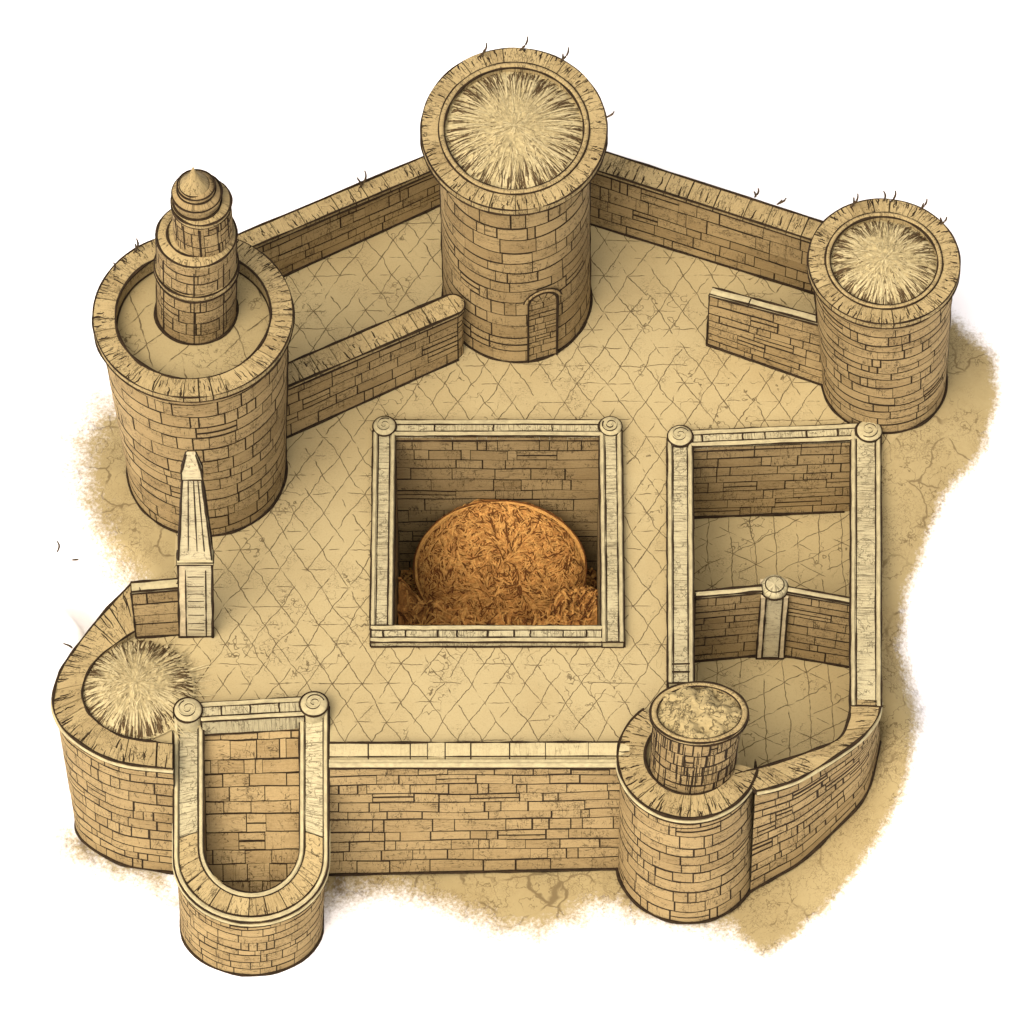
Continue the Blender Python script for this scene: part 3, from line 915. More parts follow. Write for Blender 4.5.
    xs = [a.x + .06 + (b.x - a.x - .12) * i / 60 for i in range(61)]; ys = [c.y + .06 + (fy + .25 - c.y) * j / 40 for j in range(41)]
    g = [[mb.vert(V((x, y, G(x, y)))) for x in xs] for y in ys]
    for j in range(40):
        for i in range(60): mb.face((g[j][i], g[j][i + 1], g[j + 1][i + 1], g[j + 1][i]), 0, .5)
    for _ in range(4200):
        x, y = r.uniform(xs[0] + .02, xs[-1] - .02), r.uniform(max(ys[0], fy - 4), ys[-1] - .1)
        if r.random() < .5: y = r.uniform(fy - 2.2, fy)
        an = r.uniform(0, 2 * PI); cur = r.gauss(0, 1.5); L = r.uniform(.2, .7); wd = r.uniform(.02, .05); mat = r.choices((0, 1, 2), (.35, .35, .3))[0]
        Lp, Rp = [], []; m = 4; lf = r.uniform(.02, .16)
        px_, py_ = x, y
        for i in range(m + 1):
            f = i / m; a_ = an + cur * f
            if i: px_ += cos(a_) * L / m; py_ += sin(a_) * L / m
            px_ = min(max(px_, xs[0]), xs[-1])
            q = V((px_, py_, G(px_, py_) + lf * sin(PI * f) + .015)); s = V((-sin(a_), cos(a_), 0)) * wd
            Lp.append(mb.vert(q - s)); Rp.append(mb.vert(q + s))
        for i in range(m): mb.face((Lp[i], Lp[i + 1], Rp[i + 1], Rp[i]), mat, .5)
    o = mb.build('loose_hay', [M_HAY, M_HAYL, M_HAYD], None, loc=V((hc.x, fy - 1, zf)))
    tag(o, 'loose orange hay strewn over the floor of the middle pit', 'hay', kind='stuff')
middle_pit()

# --- right sunken court
ZS = -rise(772, 512, 445)


def sunken_court():
    root = thing('sunken_court', 'long sunken court on the right framed by three pale rails with corner scrolls', 'sunken court', W(772, 560, 0))
    nw, ne = W(694, 446, ZR), W(851, 440, ZR)
    nw.z = ne.z = 0
    sw, se = W(692, 688, ZR), W(851, 700, ZR)
    sw.z = se.z = 0
    # walls that face into the court
    mb = MB()
    dn = V((0, 0, ZS))
    inner = smooth_path([W(851, 696, ZR), W(847, 722, ZR), W(836, 740, ZR), W(806, 753, ZR), W(770, 765, ZR), W(742, 772, ZR)], 6)
    for p in inner: p.z = 0
    plan = [nw, ne, se]
    ex_ = V((.36, 0, 0))
    bricks(mb, Path([nw + V((0, 0, ZR - .14)), ne + ex_ + V((0, 0, ZR - .14))], by_index=True), Path([nw + dn, ne + ex_ + dn], by_index=True), row=.66, bw=1.3, seed=121, gap=.05)
    ow_ = V((.32, 0, 0))
    bricks(mb, Path([ne, se], by_index=True), Path([ne + dn + ow_, se + dn + ow_], by_index=True), row=.7, bw=1.3, seed=122, gap=.05)
    bricks(mb, Path(inner, by_index=True), Path(offz(inner, ZS), by_index=True), row=.7, bw=1.3, seed=123, gap=.05)
    lw = [W(736, 735, 0), W(714, 712, 0), sw, nw]
    bricks(mb, Path(lw, by_index=True), Path(offz(lw, ZS), by_index=True), row=.7, bw=1.3, seed=124, gap=.05)
    inkline(mb, [nw.lerp(ne, i / 12) + V((0, -.07, ZS + .04)) for i in range(13)], .06, 1)
    mb.build('retaining_wall', [M_WALL, M_MORT], root)
    up = V((0, 0, 0))
    # rails: back, left (broken off short), right
    mb = MB(); p, q = W(680, 439, ZR), W(868, 431, ZR); p.z = q.z = 0
    d = (q - p).normalized(); n = V((d.y, -d.x, 0))
    rail(mb, p + d * .3, q - d * .3, .74, -.05, ZR - .01, 5, 31); mb.build('back_rail', [M_RAIL, M_PALE, M_INK], root)
    mb = MB(); p, q = W(680, 438, ZR), W(681, 683, ZR); p.z = q.z = 0
    rail(mb, p, q, .98, -.05, ZR, 0, 32)
    e = V((0, 1, 0))
    for k, (w_, z_) in enumerate(((.9, ZR - .12), (.82, ZR - .3))):   # worn end stones
        mb.box(V((q.x - w_ / 2, q.y - .42 * (k + 1), -.05)), V((w_, 0, 0)), V((0, .40, 0)), V((0, 0, z_)), 0, .5)
    mb.tube([q + V((-.42, .5, ZR + .01)), q + V((.42, .5, ZR + .01))], .04, 2); mb.tube([q + V((-.42, .85, ZR + .01)), q + V((.42, .87, ZR + .01))], .035, 2)
    mb.build('broken_side_rail', [M_RAIL, M_PALE, M_INK], root)
    mb = MB(); p, q = W(866, 432, ZR), W(866, 706, ZR); p.z = q.z = 0
    rail(mb, p, q, 1.16, -.05, ZR, 0, 33); mb.build('side_rail', [M_RAIL, M_PALE, M_INK], root)
    p, q = W(680, 437, ZR), W(869, 432, ZR)
    scroll(root, p, .50, 0, ZR + .12, 0.5); scroll(root, q, .52, 0, ZR + .14, 4.0)
    # outside face of the long right wall
    mb = MB()
    A, B = W(881, 706, 0), W(882, 432, 0)
    bricks(mb, Path([A, B], by_index=True), Path([A + V((0, 0, -6)), B + V((0, 0, -6))], by_index=True), row=.7, bw=1.3, seed=129)
    mb.build('outer_wall', [M_WALL, M_MORT], root)
    # floor
    mb = MB()
    fl = [nw, ne + V((.34, 0, 0)), se + V((.34, 0, 0))] + inner + [W(736, 735, 0), W(714, 712, 0), sw]
    mb.poly([V((p.x, p.y, ZS)) for p in fl][::-1], 0, .5)
    o = mb.build('sunken_pavement', [M_FLOOR2], None); o['kind'] = 'structure'
    return nw, ne, se, inner, sw
s_nw, s_ne, s_se, s_inner, s_sw = sunken_court()

straight_wall('low brick wall in the sunken court left of the round-headed post', (692, 661), (758, 655), rise(694, 661, 596, ZS), rise(757, 655, 590, ZS), .14, zb=ZS, seed=131, row=.62, cap_th=.13, over=.05, capmat=M_PALE, strokes=0, block=3.0, group='low walls across the sunken court')
straight_wall('low brick wall in the sunken court right of the round-headed post', (782, 655), (853, 667), rise(783, 655, 591, ZS), rise(850, 666, 603, ZS), .14, zb=ZS, seed=135, row=.62, cap_th=.13, over=.05, capmat=M_PALE, strokes=0, block=3.0, group='low walls across the sunken court')


def post():
    b = W(770, 657, ZS)
    h = rise(770, 657, 596, ZS)
    wd = 26 * .042
    root = thing('stone_post', 'pale round-headed stone post between the two low walls of the sunken court', 'post', b + V((0, .3, 0)))
    mb = MB()
    x0 = b.x - wd / 2
    f0, f1 = x0 + .2, x0 + wd - .2
    mb.poly([V((f0, b.y - .03, ZS)), V((f1, b.y - .03, ZS)), V((f1, b.y - .03, ZS + h)), V((f0, b.y - .03, ZS + h))], 0, .2, [(0, 0, 3), (0, wd, 3), (h, wd, 3), (h, 0, 3)])
    for sx in (x0, x0 + wd - .2): mb.box(V((sx, b.y - .08, ZS)), V((.2, 0, 0)), V((0, .86, 0)), V((0, 0, h)), 1, .4)
    for sx in (x0 - .01, x0 + .21, x0 + wd - .21, x0 + wd + .01): inkline(mb, [V((sx, b.y - .09, ZS + h * i / 8)) for i in range(9)], .035, 2)
    inkline(mb, [V((x0 + wd * i / 6, b.y - .09, ZS + .03)) for i in range(7)], .05, 2)
    mb.build('shaft', [M_POST, M_POSTT, M_INK], root)
    mb = MB()
    c = V((b.x, b.y + .35, ZS + h)); nn = 36
    prof = [(wd * .40, -.05), (wd * .49, .02), (wd * .49, .16), (wd * .43, .28), (wd * .24, .36), (.002, .38)]
    rows = [[mb.vert(p, (q * .1, z_, 2)) for q, p in enumerate(circle_pts(c + V((0, 0, z_)), r_, nn))] for r_, z_ in prof]
    for a, b_ in zip(rows, rows[1:]):
        for q in range(nn): mb.face((a[q], a[(q + 1) % nn], b_[(q + 1) % nn], b_[q]), 0, .4)
    inkline(mb, circle_pts(c + V((0, 0, .03)), wd * .5, nn), .04, 1, True); inkline(mb, circle_pts(c + V((0, 0, .32)), wd * .34, nn), .03, 1, True)
    mb.build('rounded_head', [M_RAIL, M_INK], root, smooth=True)
post()


# ------------------------------------------------------------------ front edge: terrace walls
ZC = .40
ZG = -7.7


def terrace_wall(name, label, top_out, top_in, bottom, zt=ZC, zb=None, row=.8, seed=1, block=.8, capth=.32, lip=True, capmat=None, strokes=1.8, smooth=True, cat='wall', open_ends=True, base_ink=True, bw=1.4):
    n = 8 if smooth else 1
    to = [W(p[0], p[1], p[2] if len(p) > 2 else zt) for p in top_out]
    ti = [W(p[0], p[1], p[2] if len(p) > 2 else zt) for p in top_in]
    bo = [W(p[0], p[1], p[2] if len(p) > 2 else ZG) for p in bottom]
    if smooth: to, ti, bo = smooth_path(to, n), smooth_path(ti, n), smooth_path(bo, n)
    m = to[len(to) // 2]
    root = thing(name, label, cat, V((m.x, m.y, ZG)))
    wt = []
    for i, p in enumerate(to):
        q = ti[min(len(ti) - 1, round(i * (len(ti) - 1) / (len(to) - 1)))]
        d = V((q.x - p.x, q.y - p.y, 0)); d = d.normalized() if d.length > 1e-6 else d
        wt.append(p + d * .10 - V((0, 0, capth)))
    mb = MB()
    bricks(mb, Path(wt, by_index=True), Path(bo, by_index=True), row=row, bw=bw, seed=seed, gap=.06)
    if base_ink: inkline(mb, [p + V((0, -.06, .05)) for p in bo], .065, 1)
    mb.build('masonry', [M_WALL, M_MORT], root)
    mb = MB()
    coping(mb, Path(to, by_index=True), Path(ti, by_index=True), capth, block, seed=seed + 3, strokes=strokes * 2)
    inkline(mb, [p + V((0, 0, .0)) for p in to], .05, 1); inkline(mb, ti, .05, 1)
    if lip:
        mb.tube([p - V((0, 0, capth * .55)) for p in to], .10, 2, .4, 6)
    inkline(mb, [p - V((0, 0, capth)) for p in to], .055, 1)
    mb.build('coping', [capmat or M_CAP, M_INK, M_PALE], root)
    return root


# front wall
def front_wall():
    x0, x1 = 329, 630
    root = thing('terrace_wall', 'straight front brick wall with square pale coping blocks between the horseshoe bastion and the round turret', 'wall', W(470, 770, ZG))
    a, b = W(x0, 760, ZC), W(x1, 758, ZC)
    a.z = b.z = ZC - .45
    A, B = W(x0, 874, ZG), W(x1, 868, ZG)
    mb = MB()
    bricks(mb, Path([a, b], by_index=True), Path([A, B], by_index=True), row=.74, bw=1.45, seed=141, gap=.06)
    inkline(mb, [A.lerp(B, i / 20) + V((0, -.06, .04)) for i in range(21)], .065, 1)
    mb.build('masonry', [M_WALL, M_MORT], root)
    mb = MB()
    o0, o1, i0, i1 = W(x0, 757, ZC), W(x1, 756, ZC), W(x0, 743, ZC), W(x1, 742, ZC)
    coping(mb, Path([o0, o1]), Path([i0, i1]), .3, 1.25, seed=145, strokes=.2, jz=.015)
    inkline(mb, [i0.lerp(i1, i / 16) for i in range(17)], .045, 1); inkline(mb, [o0.lerp(o1, i / 16) + V((0, 0, .0)) for i in range(17)], .025, 1)
    mb.build('coping_blocks', [M_BLOCK, M_INK], root)
    mb = MB()
    p0, p1 = W(x0, 763, ZC - .1), W(x1, 761, ZC - .1)
    mb.box(V((o0.x, a.y - .12, ZC - .38)), V((o1.x - o0.x, 0, 0)), V((0, o0.y - a.y + .08, 0)), V((0, 0, .26)), 0, .4)
    mb.tube([V((o0.x + (o1.x - o0.x) * i / 20, a.y - .1, ZC - .2)) for i in range(21)], .11, 0, .4, 8)
    inkline(mb, [V((o0.x + (o1.x - o0.x) * i / 20, a.y - .14, ZC - .38)) for i in range(21)], .07, 1)
    mb.build('string_course', [M_PALE, M_INK], root)
front_wall()

# left bastion
bast_out = [(132, 583), (104, 612), (77, 646), (60, 672), (53, 702), (60, 724), (76, 740), (100, 755), (128, 764), (173, 769)]
bast_in = [(140, 628), (124, 638), (101, 655), (88, 672), (82, 692), (86, 708), (95, 720), (112, 732), (132, 739), (173, 744)]
bast_bot = [(140, 640, -2), (118, 706), (96, 762), (82, 797), (76, 822), (80, 836), (90, 846), (106, 856), (130, 866), (180, 873)]
bast = terrace_wall('curved_bastion', 'rounded brick bastion at the lower left corner with straw heaped inside its rim', bast_out, bast_in, bast_bot, row=.70, bw=1.15, seed=151, cat='bastion')
c = W(137, 690, .12)
mb = thatch(c, 56 * .0405, 1.0, .55, 161, n=420, spots=(-.9, 1.1))
o = mb.build('straw_heap', [M_STRAW, M_STRAWL, M_STRAWGAP], None, loc=c)
tag(o, 'low round heap of pale straw inside the lower left bastion', 'straw heap')

# right curved wall
cur_out = [(757, 791), (778, 786), (802, 777), (838, 755), (862, 737), (877, 718), (881, 700)]
cur_in = [(735, 774), (755, 769), (772, 764), (808, 752), (838, 739), (848, 720), (851, 700)]
cur_bot = [(750, 891, -7.7), (776, 876, -7.4), (802, 860, -7.0), (838, 826, -5.9), (864, 797, -5.0), (874, 768, -4.2), (880, 740, -3.4)]
terrace_wall('terrace_wall', 'curved brick wall at the right front sweeping up from the round turret to the long rail', cur_out, cur_in, cur_bot, row=.58, bw=1.0, seed=171)


# round turret at the front right with its drum
def front_turret():
    c = W(688, 757, ZC); k = (W(689, 757, ZC) - c).length
    root = thing('round_turret', 'round brick turret at the front right, open-backed ring with a drum standing inside', 'turret', V((c.x, c.y, ZG)))
    R, R0 = 70 * k, 66 * .0418
    cb = W(687, 866, ZG); cb.y = cb.y
    cb = V((cb.x, (cb.y + c.y) / 2, ZG))
    mb = MB()
    bricks(mb, Path(circle_pts(V((c.x, c.y, ZC - .35)), R - .1, 96, -4.1, .06, 1, False), by_index=True), Path(circle_pts(cb, R0, 96, -4.1, .06, 1, False), by_index=True), row=.70, bw=1.15, seed=181, gap=.06)
    inkline(mb, circle_pts(cb + V((0, 0, .05)), R0 + .07, 80), .065, 1, True)
    for q in (PI, 0.0):
        inkline(mb, [V((cb.x + (c.x - cb.x) * f + cos(q) * (R0 + (R - .1 - R0) * f + .015), cb.y + (c.y - cb.y) * f, ZG + (ZC - .35 - ZG) * f)) for f in [i / 24 for i in range(25)]], .045, 1)
    mb.build('wall', [M_WALL, M_MORT], root)
    mb = MB()
    a0, a1 = math.radians(-232), math.radians(-12)
    ci = V((c.x + 2 * k, c.y + 2 * k, ZC)); Ri = 45 * k
    O = Path(circle_pts(V((c.x, c.y, ZC)), R, 96, a0, a1, 1, False), False, True); I = Path(circle_pts(ci, Ri, 96, a0, a1, 1, False), False, True)
    coping(mb, O, I, .35, .75, seed=183, strokes=4.5)
    inkline(mb, circle_pts(V((c.x, c.y, ZC)), R + .02, 80, a0, a1, 1, False), .055, 1)
    inkline(mb, circle_pts(ci, Ri, 80, a0, a1, 1, False), .05, 1)
    mb.tube(circle_pts(V((c.x, c.y, ZC - .2)), R + .02, 80, a0, a1, 1, False), .09, 2, .4, 6)
    inkline(mb, circle_pts(V((c.x, c.y, ZC - .35)), R + .04, 80, a0, a1, 1, False), .055, 1)
    mb.build('coping', [M_CAP, M_INK, M_PALE], root)
    mb = MB(); fr = R - 20 * k
    mb.face([mb.vert(p) for p in circle_pts(V((c.x, c.y, .02)), fr, 64)], 0, .5)
    rim = circle_pts(V((c.x, c.y, .02)), fr, 64)
    for p, q in zip(rim, rim[1:] + rim[:1]): mb.poly([p + V((0, 0, ZS)), q + V((0, 0, ZS)), q, p], 0, .5)
    mb.build('turret_floor', [M_FLOOR3], root)
    # drum
    d = W(692, 769, .03); kd = (W(693, 769, .03) - d).length
    h = rise(692, 769, 713, .03)
    dr = thing('stone_drum', 'squat brick drum with a wide earth-filled rim standing in the round turret', 'drum', d)
    mb = MB(); r0 = 43 * kd
    bricks(mb, Path(circle_pts(d + V((.12, 0, h - .25)), r0, 72, -PI * 1.5, PI * .5, .75), True, True), Path(circle_pts(d, r0 * .98, 72, -PI * 1.5, PI * .5, .75), True, True), row=.8, bw=.36, closed=True, seed=191, gap=.07, drop=.12)
    for _ in range(70):      # fine upright scoring
        q, f0, fl = rng.uniform(PI, 2 * PI), rng.uniform(0, .7), rng.uniform(.15, .5)
        mb.tube([d + V((.12 * f + cos(q) * (r0 * (.98 + .02 * f) + .01), .75 * sin(q) * (r0 * (.98 + .02 * f) + .015), (h - .25) * f)) for f in [f0 + min(fl, .98 - f0) * i / 4 for i in range(5)]], .02, 1, .5, 4)
    for q in (PI, 0.0): inkline(mb, [d + V((.12 * f + cos(q) * r0 * (.98 + .02 * f) + .01 * cos(q), 0, (h - .25) * f)) for f in [i / 12 for i in range(13)]], .04, 1)
    mb.build('wall', [M_WALLF, M_MORT], dr)
    mb = MB(); cc = d + V((.16, 0, h)); nn = 64; rr_ = 48 * kd; ry = .72
    prof = [(r0 - .05, -.35), (rr_ - .05, -.22), (rr_, -.1), (rr_, .02), (rr_ - .10, .10), (rr_ - .22, .08), (rr_ - .26, -.1)]
    rows = [[mb.vert(p, (q * .2, i * .2, 4)) for q, p in enumerate(circle_pts(cc + V((0, 0, z_)), r_, nn, 0, 2 * PI, ry))] for i, (r_, z_) in enumerate(prof)]
    for a, b in zip(rows, rows[1:]):
        for q in range(nn): mb.face((a[q], a[(q + 1) % nn], b[(q + 1) % nn], b[q]), 0, .4)
    inkline(mb, circle_pts(cc + V((0, 0, .04)), rr_ + .01, nn, 0, 2 * PI, ry), .045, 1, True); inkline(mb, circle_pts(cc + V((0, 0, -.2)), rr_ - .02, nn, 0, 2 * PI, ry), .05, 1, True)
    inkline(mb, circle_pts(cc + V((0, 0, .04)), rr_ - .25, nn, 0, 2 * PI, ry), .03, 1, True)
    mb.build('rim', [M_CAP, M_INK], dr, smooth=True)
    mb = MB(); rad = rr_ - .24; rws = []
    for j in range(13):
        q = max(.001, j / 12)
        rws.append([mb.vert(p + V((0, 0, .28 * (1 - q * q) + .3 * mnoise.noise(p * 1.5) + .22 * mnoise.noise(p * 4))), (p.x, p.y, 5)) for p in circle_pts(cc - V((0, 0, .03)), rad * q, nn, 0, 2 * PI, ry)])
    for a, b in zip(rws, rws[1:]):
        for i in range(nn): mb.face((a[i], b[i], b[(i + 1) % nn], a[(i + 1) % nn]), 0, .4)
    mb.build('earth_fill', [M_EARTH], dr, smooth=True)


M_EARTH = stone_mat('crumbly_earth', (0.37, 0.285, 0.14), hatch=(2.0, 3.2, 1.0), hatch2=(3.0, 2.0, 1.0), mlo=.40, mhi=.5, wid=.024)
front_turret()


# horseshoe bastion at the front left
def horseshoe():
    def z(py): return .62 - 4.7 * (py - 706) / (915 - 706)
    root = thing('horseshoe_bastion', 'tongue-shaped brick bastion at the front left, sloping down inside a pale horseshoe rail', 'bastion', W(251, 880, ZG))

    def U(xl, xr, ytop_l, ytop_r, ys, yb, nside=8, narc=24):
        pts = []
        for i in range(nside): pts.append((xl + 0 * i, ytop_l + (ys - ytop_l) * i / nside))
        cx, rx_ = (xl + xr) / 2, (xr - xl) / 2
        for i in range(narc + 1):
            a = PI - PI * i / narc
            pts.append((cx + rx_ * cos(a), ys + (yb - ys) * sin(a) ** 1.0))
        for i in range(1, nside + 1): pts.append((xr, ys + (ytop_r - ys) * i / nside))
        return pts
    out2 = U(174, 328, 708, 702, 858, 922); in2 = U(203, 300, 712, 709, 846, 893)
    bot2 = U(181, 322, 806, 803, 925, 975)
    out = [W(x, y, z(y)) for x, y in out2]; inn = [W(x, y, z(y + 10)) for x, y in in2]
    bot = [W(x, y, ZG - .1) for x, y in bot2]
    n = len(out)
    mb = MB()
    wt = [p + (q - p).normalized() * .1 - V((0, 0, .35)) for p, q in zip(out, inn)]
    bricks(mb, Path(wt, by_index=True), Path(bot, by_index=True), row=.58, bw=1.0, seed=201, gap=.06)
    inkline(mb, [p + V((0, -.05, .05)) for p in bot], .065, 1)
    mb.build('outer_wall', [M_WALL, M_MORT], root)
    # curved front coping
    i0, i1 = 7, n - 8
    mb = MB()
    coping(mb, Path(out[i0:i1 + 1], by_index=True), Path(inn[i0:i1 + 1], by_index=True), .38, .72, seed=203, strokes=1.5)
    mb.build('front_coping', [M_CAP, M_INK], root)
    # side rails
    for rng_ in ((0, i0), (i1, n - 1)):
        mb = MB()
        a = out[rng_[0]].lerp(inn[rng_[0]], .5); b = out[rng_[1]].lerp(inn[rng_[1]], .5)
        wd = abs(out[rng_[0]].x - inn[rng_[0]].x)
        if rng_[0] == 0: pa, pb = a, b
        else: pa, pb = a, b
        sv = (pa + V((0, 0, 0)), pb)
        rail2(mb, out[rng_[0]:rng_[1] + 1], inn[rng_[0]:rng_[1] + 1])
        mb.build('side_rail', [M_RAIL, M_PALE, M_INK], root)
    # continuous mouldings round the horseshoe
    mb = MB()
    for e, f, s in ((out, inn, 1), (inn, out, 1)):
        side = [(q - p).normalized() for p, q in zip(e, f)]
        mb.tube([p + d * .09 + V((0, 0, .01)) for p, d in zip(e, side)], .085, 0, .4, 6)
        inkline(mb, [p - d * .01 - V((0, 0, .02)) for p, d in zip(e, side)], .055, 1)
        inkline(mb, [p + d * .2 + V((0, 0, .03)) for p, d in zip(e, side)], .03, 1)
    side = [(q - p).normalized() for p, q in zip(out, inn)]
    mb.tube([p - d * .01 - V((0, 0, .22)) for p, d in zip(out, side)][6:-6], .08, 0, .4, 6)
    inkline(mb, [p - d * .0 - V((0, 0, .36)) for p, d in zip(out, side)], .055, 1)
    mb.build('edge_moulding', [M_PALE, M_INK], root)
    # back rail and scrolls
    mb = MB(); p, q = W(189, 712, .62), W(314, 705, .62); p.z = q.z = 0
    dd = (q - p).normalized()
    rail(mb, p + dd * .45, q - dd * .4, .82, -.6, .56, 3, 205); mb.build('back_rail', [M_RAIL, M_PALE, M_INK], root)
    scroll(root, W(188, 710, .7), .55, -.3, .74, 2.0); scroll(root, W(314, 704, .7), .55, -.3, .74, 0.3)
    # brick face inside the horseshoe: a steep slope set well below the rim
    dep = 4.0
    lft = inn[:n // 2 + 1]; rgt = inn[::-1][:n // 2 + 1]
    top0 = V((inn[0].x, inn[0].y + .06, inn[0].z - .12))
    front = inn[n // 2]; lo = V((inn[0].x, front.y, front.z - dep - .15)); lo2 = V((inn[-1].x, front.y, front.z - dep - .15))
    top1 = V((inn[-1].x, inn[-1].y + .06, inn[-1].z - .12))
    mb = MB()
    H = (top0 - lo).length

    def ext(v, L):
        y = lo.y + (top0.y - lo.y) * v
        ys_ = inn[8].y
        if y > ys_: return (0.0, L)
        f = (ys_ - y) / (ys_ - front.y); w = math.sqrt(max(0, 1 - f * f)) * L / 2
        return (L / 2 - w - .12, L / 2 + w + .12)
    mb.poly([top0 + V((0, .02, -.03)), lo + V((0, 0, -.03)), lo2 + V((0, 0, -.03)), top1 + V((0, .02, -.03))], 1, .5)
    bricks(mb, Path([top0, top1], by_index=True), Path([lo, lo2], by_index=True), row=.66, bw=1.0, seed=207, gap=.045, extent=ext)
    mb.build('brick_slope', [M_WALL, M_MORT], root)
    # inner cheeks
    mb = MB()
    i2 = [mb.vert(p - V((0, 0, .03)), (i * .4, 0, 0)) for i, p in enumerate(inn)]; j2 = [mb.vert(p - V((0, 0, 4.2)), (i * .4, 1, 0)) for i, p in enumerate(inn)]
    for i in range(n - 1): mb.face((i2[i], i2[i + 1], j2[i + 1], j2[i]), 0, .5)
    mb.build('inner_cheek', [M_WALL, M_MORT], root)


def rail2(mb, o, i):
    """hatched flat band of a rail between two matched lines"""
    s = 0
    for k in range(len(o) - 1):
        a, b, c, d = o[k], o[k + 1], i[k + 1], i[k]
        L = (b - a).length; w = (a - d).length
        mb.poly([a, b, c, d], 0, .4, [(s, 0, 7), (s + L, 0, 7), (s + L, w, 7), (s, w, 7)])
        t = V((0, 0, -.36))
        mb.poly([a + t, b + t, b, a], 1, .4); mb.poly([d, c, c + t, d + t], 1, .4); mb.poly([d + t, c + t, b + t, a + t], 1, .4)
        s += L
horseshoe()


# ------------------------------------------------------------------ obelisk
def obelisk():
    b = W(196, 637, 0); z1 = rise(196, 637, 563); z2 = rise(196, 637, 486); z3 = rise(196, 637, 464)
    root = thing('stone_obelisk', 'tall pale stone obelisk with a pointed tip standing before the left tower', 'obelisk', b + V((0, .6, 0)))
    w = 16 * .041
    c = b + V((0, w, 0))
    LEAN = -(b.x - W(196, 467, 0).x) * 0 + .040

    def sec(hw, zz, dx=0):
        x = c.x + dx + zz * LEAN
        return [V((x - hw, c.y - hw, zz)), V((x + hw, c.y - hw, zz)), V((x + hw, c.y - hw * .2, zz)), V((x - hw, c.y - hw * .2, zz))]

    def loft(mb, a, b_, mat=0, tone=.4, rep=1):
        for k in range(4):
            q = [a[k], a[(k + 1) % 4], b_[(k + 1) % 4], b_[k]]
            mb.poly(q, mat, tone, [(q[0].z, 0, k), (q[1].z, 1, k), (q[2].z, 1, k), (q[3].z, 0, k)])

    def edges(mb, a, b_, r=.04):
        for k in range(4): inkline(mb, [a[k].lerp(b_[k], i / 10) for i in range(11)], r, 2)

    def loop(mb, a, r=.045): inkline(mb, [a[k].lerp(a[(k + 1) % 4], i / 4) for k in range(4) for i in range(4)], r, 2, True)
    mb = MB(); a, d = sec(w, 0), sec(w, z1 - .15)
    loft(mb, a, d); edges(mb, a, d, .05); loop(mb, [p + V((0, 0, .03)) for p in a], .05)
    for sx in (-.58, .62):
        inkline(mb, [V((c.x + w * sx + LEAN * z1 * i / 10, c.y - w - .01, z1 * i / 10)) for i in range(10)], .028, 2)
    mb.poly([V((c.x - w * q + LEAN * zz, c.y - w - .012, zz)) for q, zz in ((1, 0), (.6, 0), (.6, z1 - .16), (1, z1 - .16))], 1, .3)
    for i in range(8):
        zz = .5 + i * (z1 - 1) / 8 + rng.uniform(-.1, .1)
        inkline(mb, [V((c.x + w * q + LEAN * zz, c.y - w - .01, zz + rng.uniform(-.02, .02))) for q in (-.45, 0, .5)], .018, 2)
    mb.build('pedestal', [M_POST, M_POSTT, M_INK], root)
    mb = MB(); a, d, e, g = sec(w, z1 - .16), sec(w + .05, z1 - .08), sec(w + .05, z1 + .08), sec(w * .98, z1 + .22)
    loft(mb, a, d, 1); loft(mb, d, e, 1); loft(mb, e, g, 1); loop(mb, d); loop(mb, e, .03)
    mb.build('collar', [M_RAIL, M_PALE, M_INK], root)
    mb = MB(); a, d = sec(w * .98, z1 + .2), sec(w * .56, z2, -.08)
    loft(mb, a, d, 0); edges(mb, a, d, .05)
    for sx in (-.4, .15, .6):
        inkline(mb, [V((c.x - .08 * i / 10 + LEAN * (z1 + .3 + (z2 - z1 - .4) * i / 10) + (w * (.98 - .42 * i / 10)) * sx, c.y - w * (.98 - .42 * i / 10) - .01, z1 + .3 + (z2 - z1 - .4) * i / 10)) for i in range(1, 11)], .024, 2)
    mb.build('shaft', [M_POST, M_POSTT, M_INK], root)
    mb = MB(); a, d, t = sec(w * .60, z2, -.08), sec(w * .58, z2 + (z3 - z2) * .35, -.1), sec(.17, z3 - .12, -.12)
    loft(mb, a, d, 0); loft(mb, d, t, 0); edges(mb, a, d); edges(mb, d, t); loop(mb, a)
    mb.poly(t, 0)
    mb.build('pointed_tip', [M_POST, M_POSTT, M_INK], root)
obelisk()


# ------------------------------------------------------------------ ground
def fill2d(name, outer, holes, z, mat):
    cu = bpy.data.curves.new(name + '_outline', 'CURVE'); cu.dimensions = '2D'; cu.fill_mode = 'BOTH'
    for loop in [outer] + holes:
        s = cu.splines.new('POLY'); s.points.add(len(loop) - 1); s.use_cyclic_u = True
        for q, p in zip(s.points, loop): q.co = (p.x, p.y, 0, 1)
    tmp = bpy.data.objects.new(name + '_outline', cu); COL.objects.link(tmp)
    dg = bpy.context.evaluated_depsgraph_get()
    me = bpy.data.meshes.new_from_object(tmp.evaluated_get(dg))
    bpy.data.objects.remove(tmp); bpy.data.curves.remove(cu)
    me.name = name; me.materials.clear(); me.materials.append(mat)
    if me.polygons and me.polygons[0].normal.z < 0: me.flip_normals()
    o = bpy.data.objects.new(name, me); o.location.z = z; COL.objects.link(o)
    return o


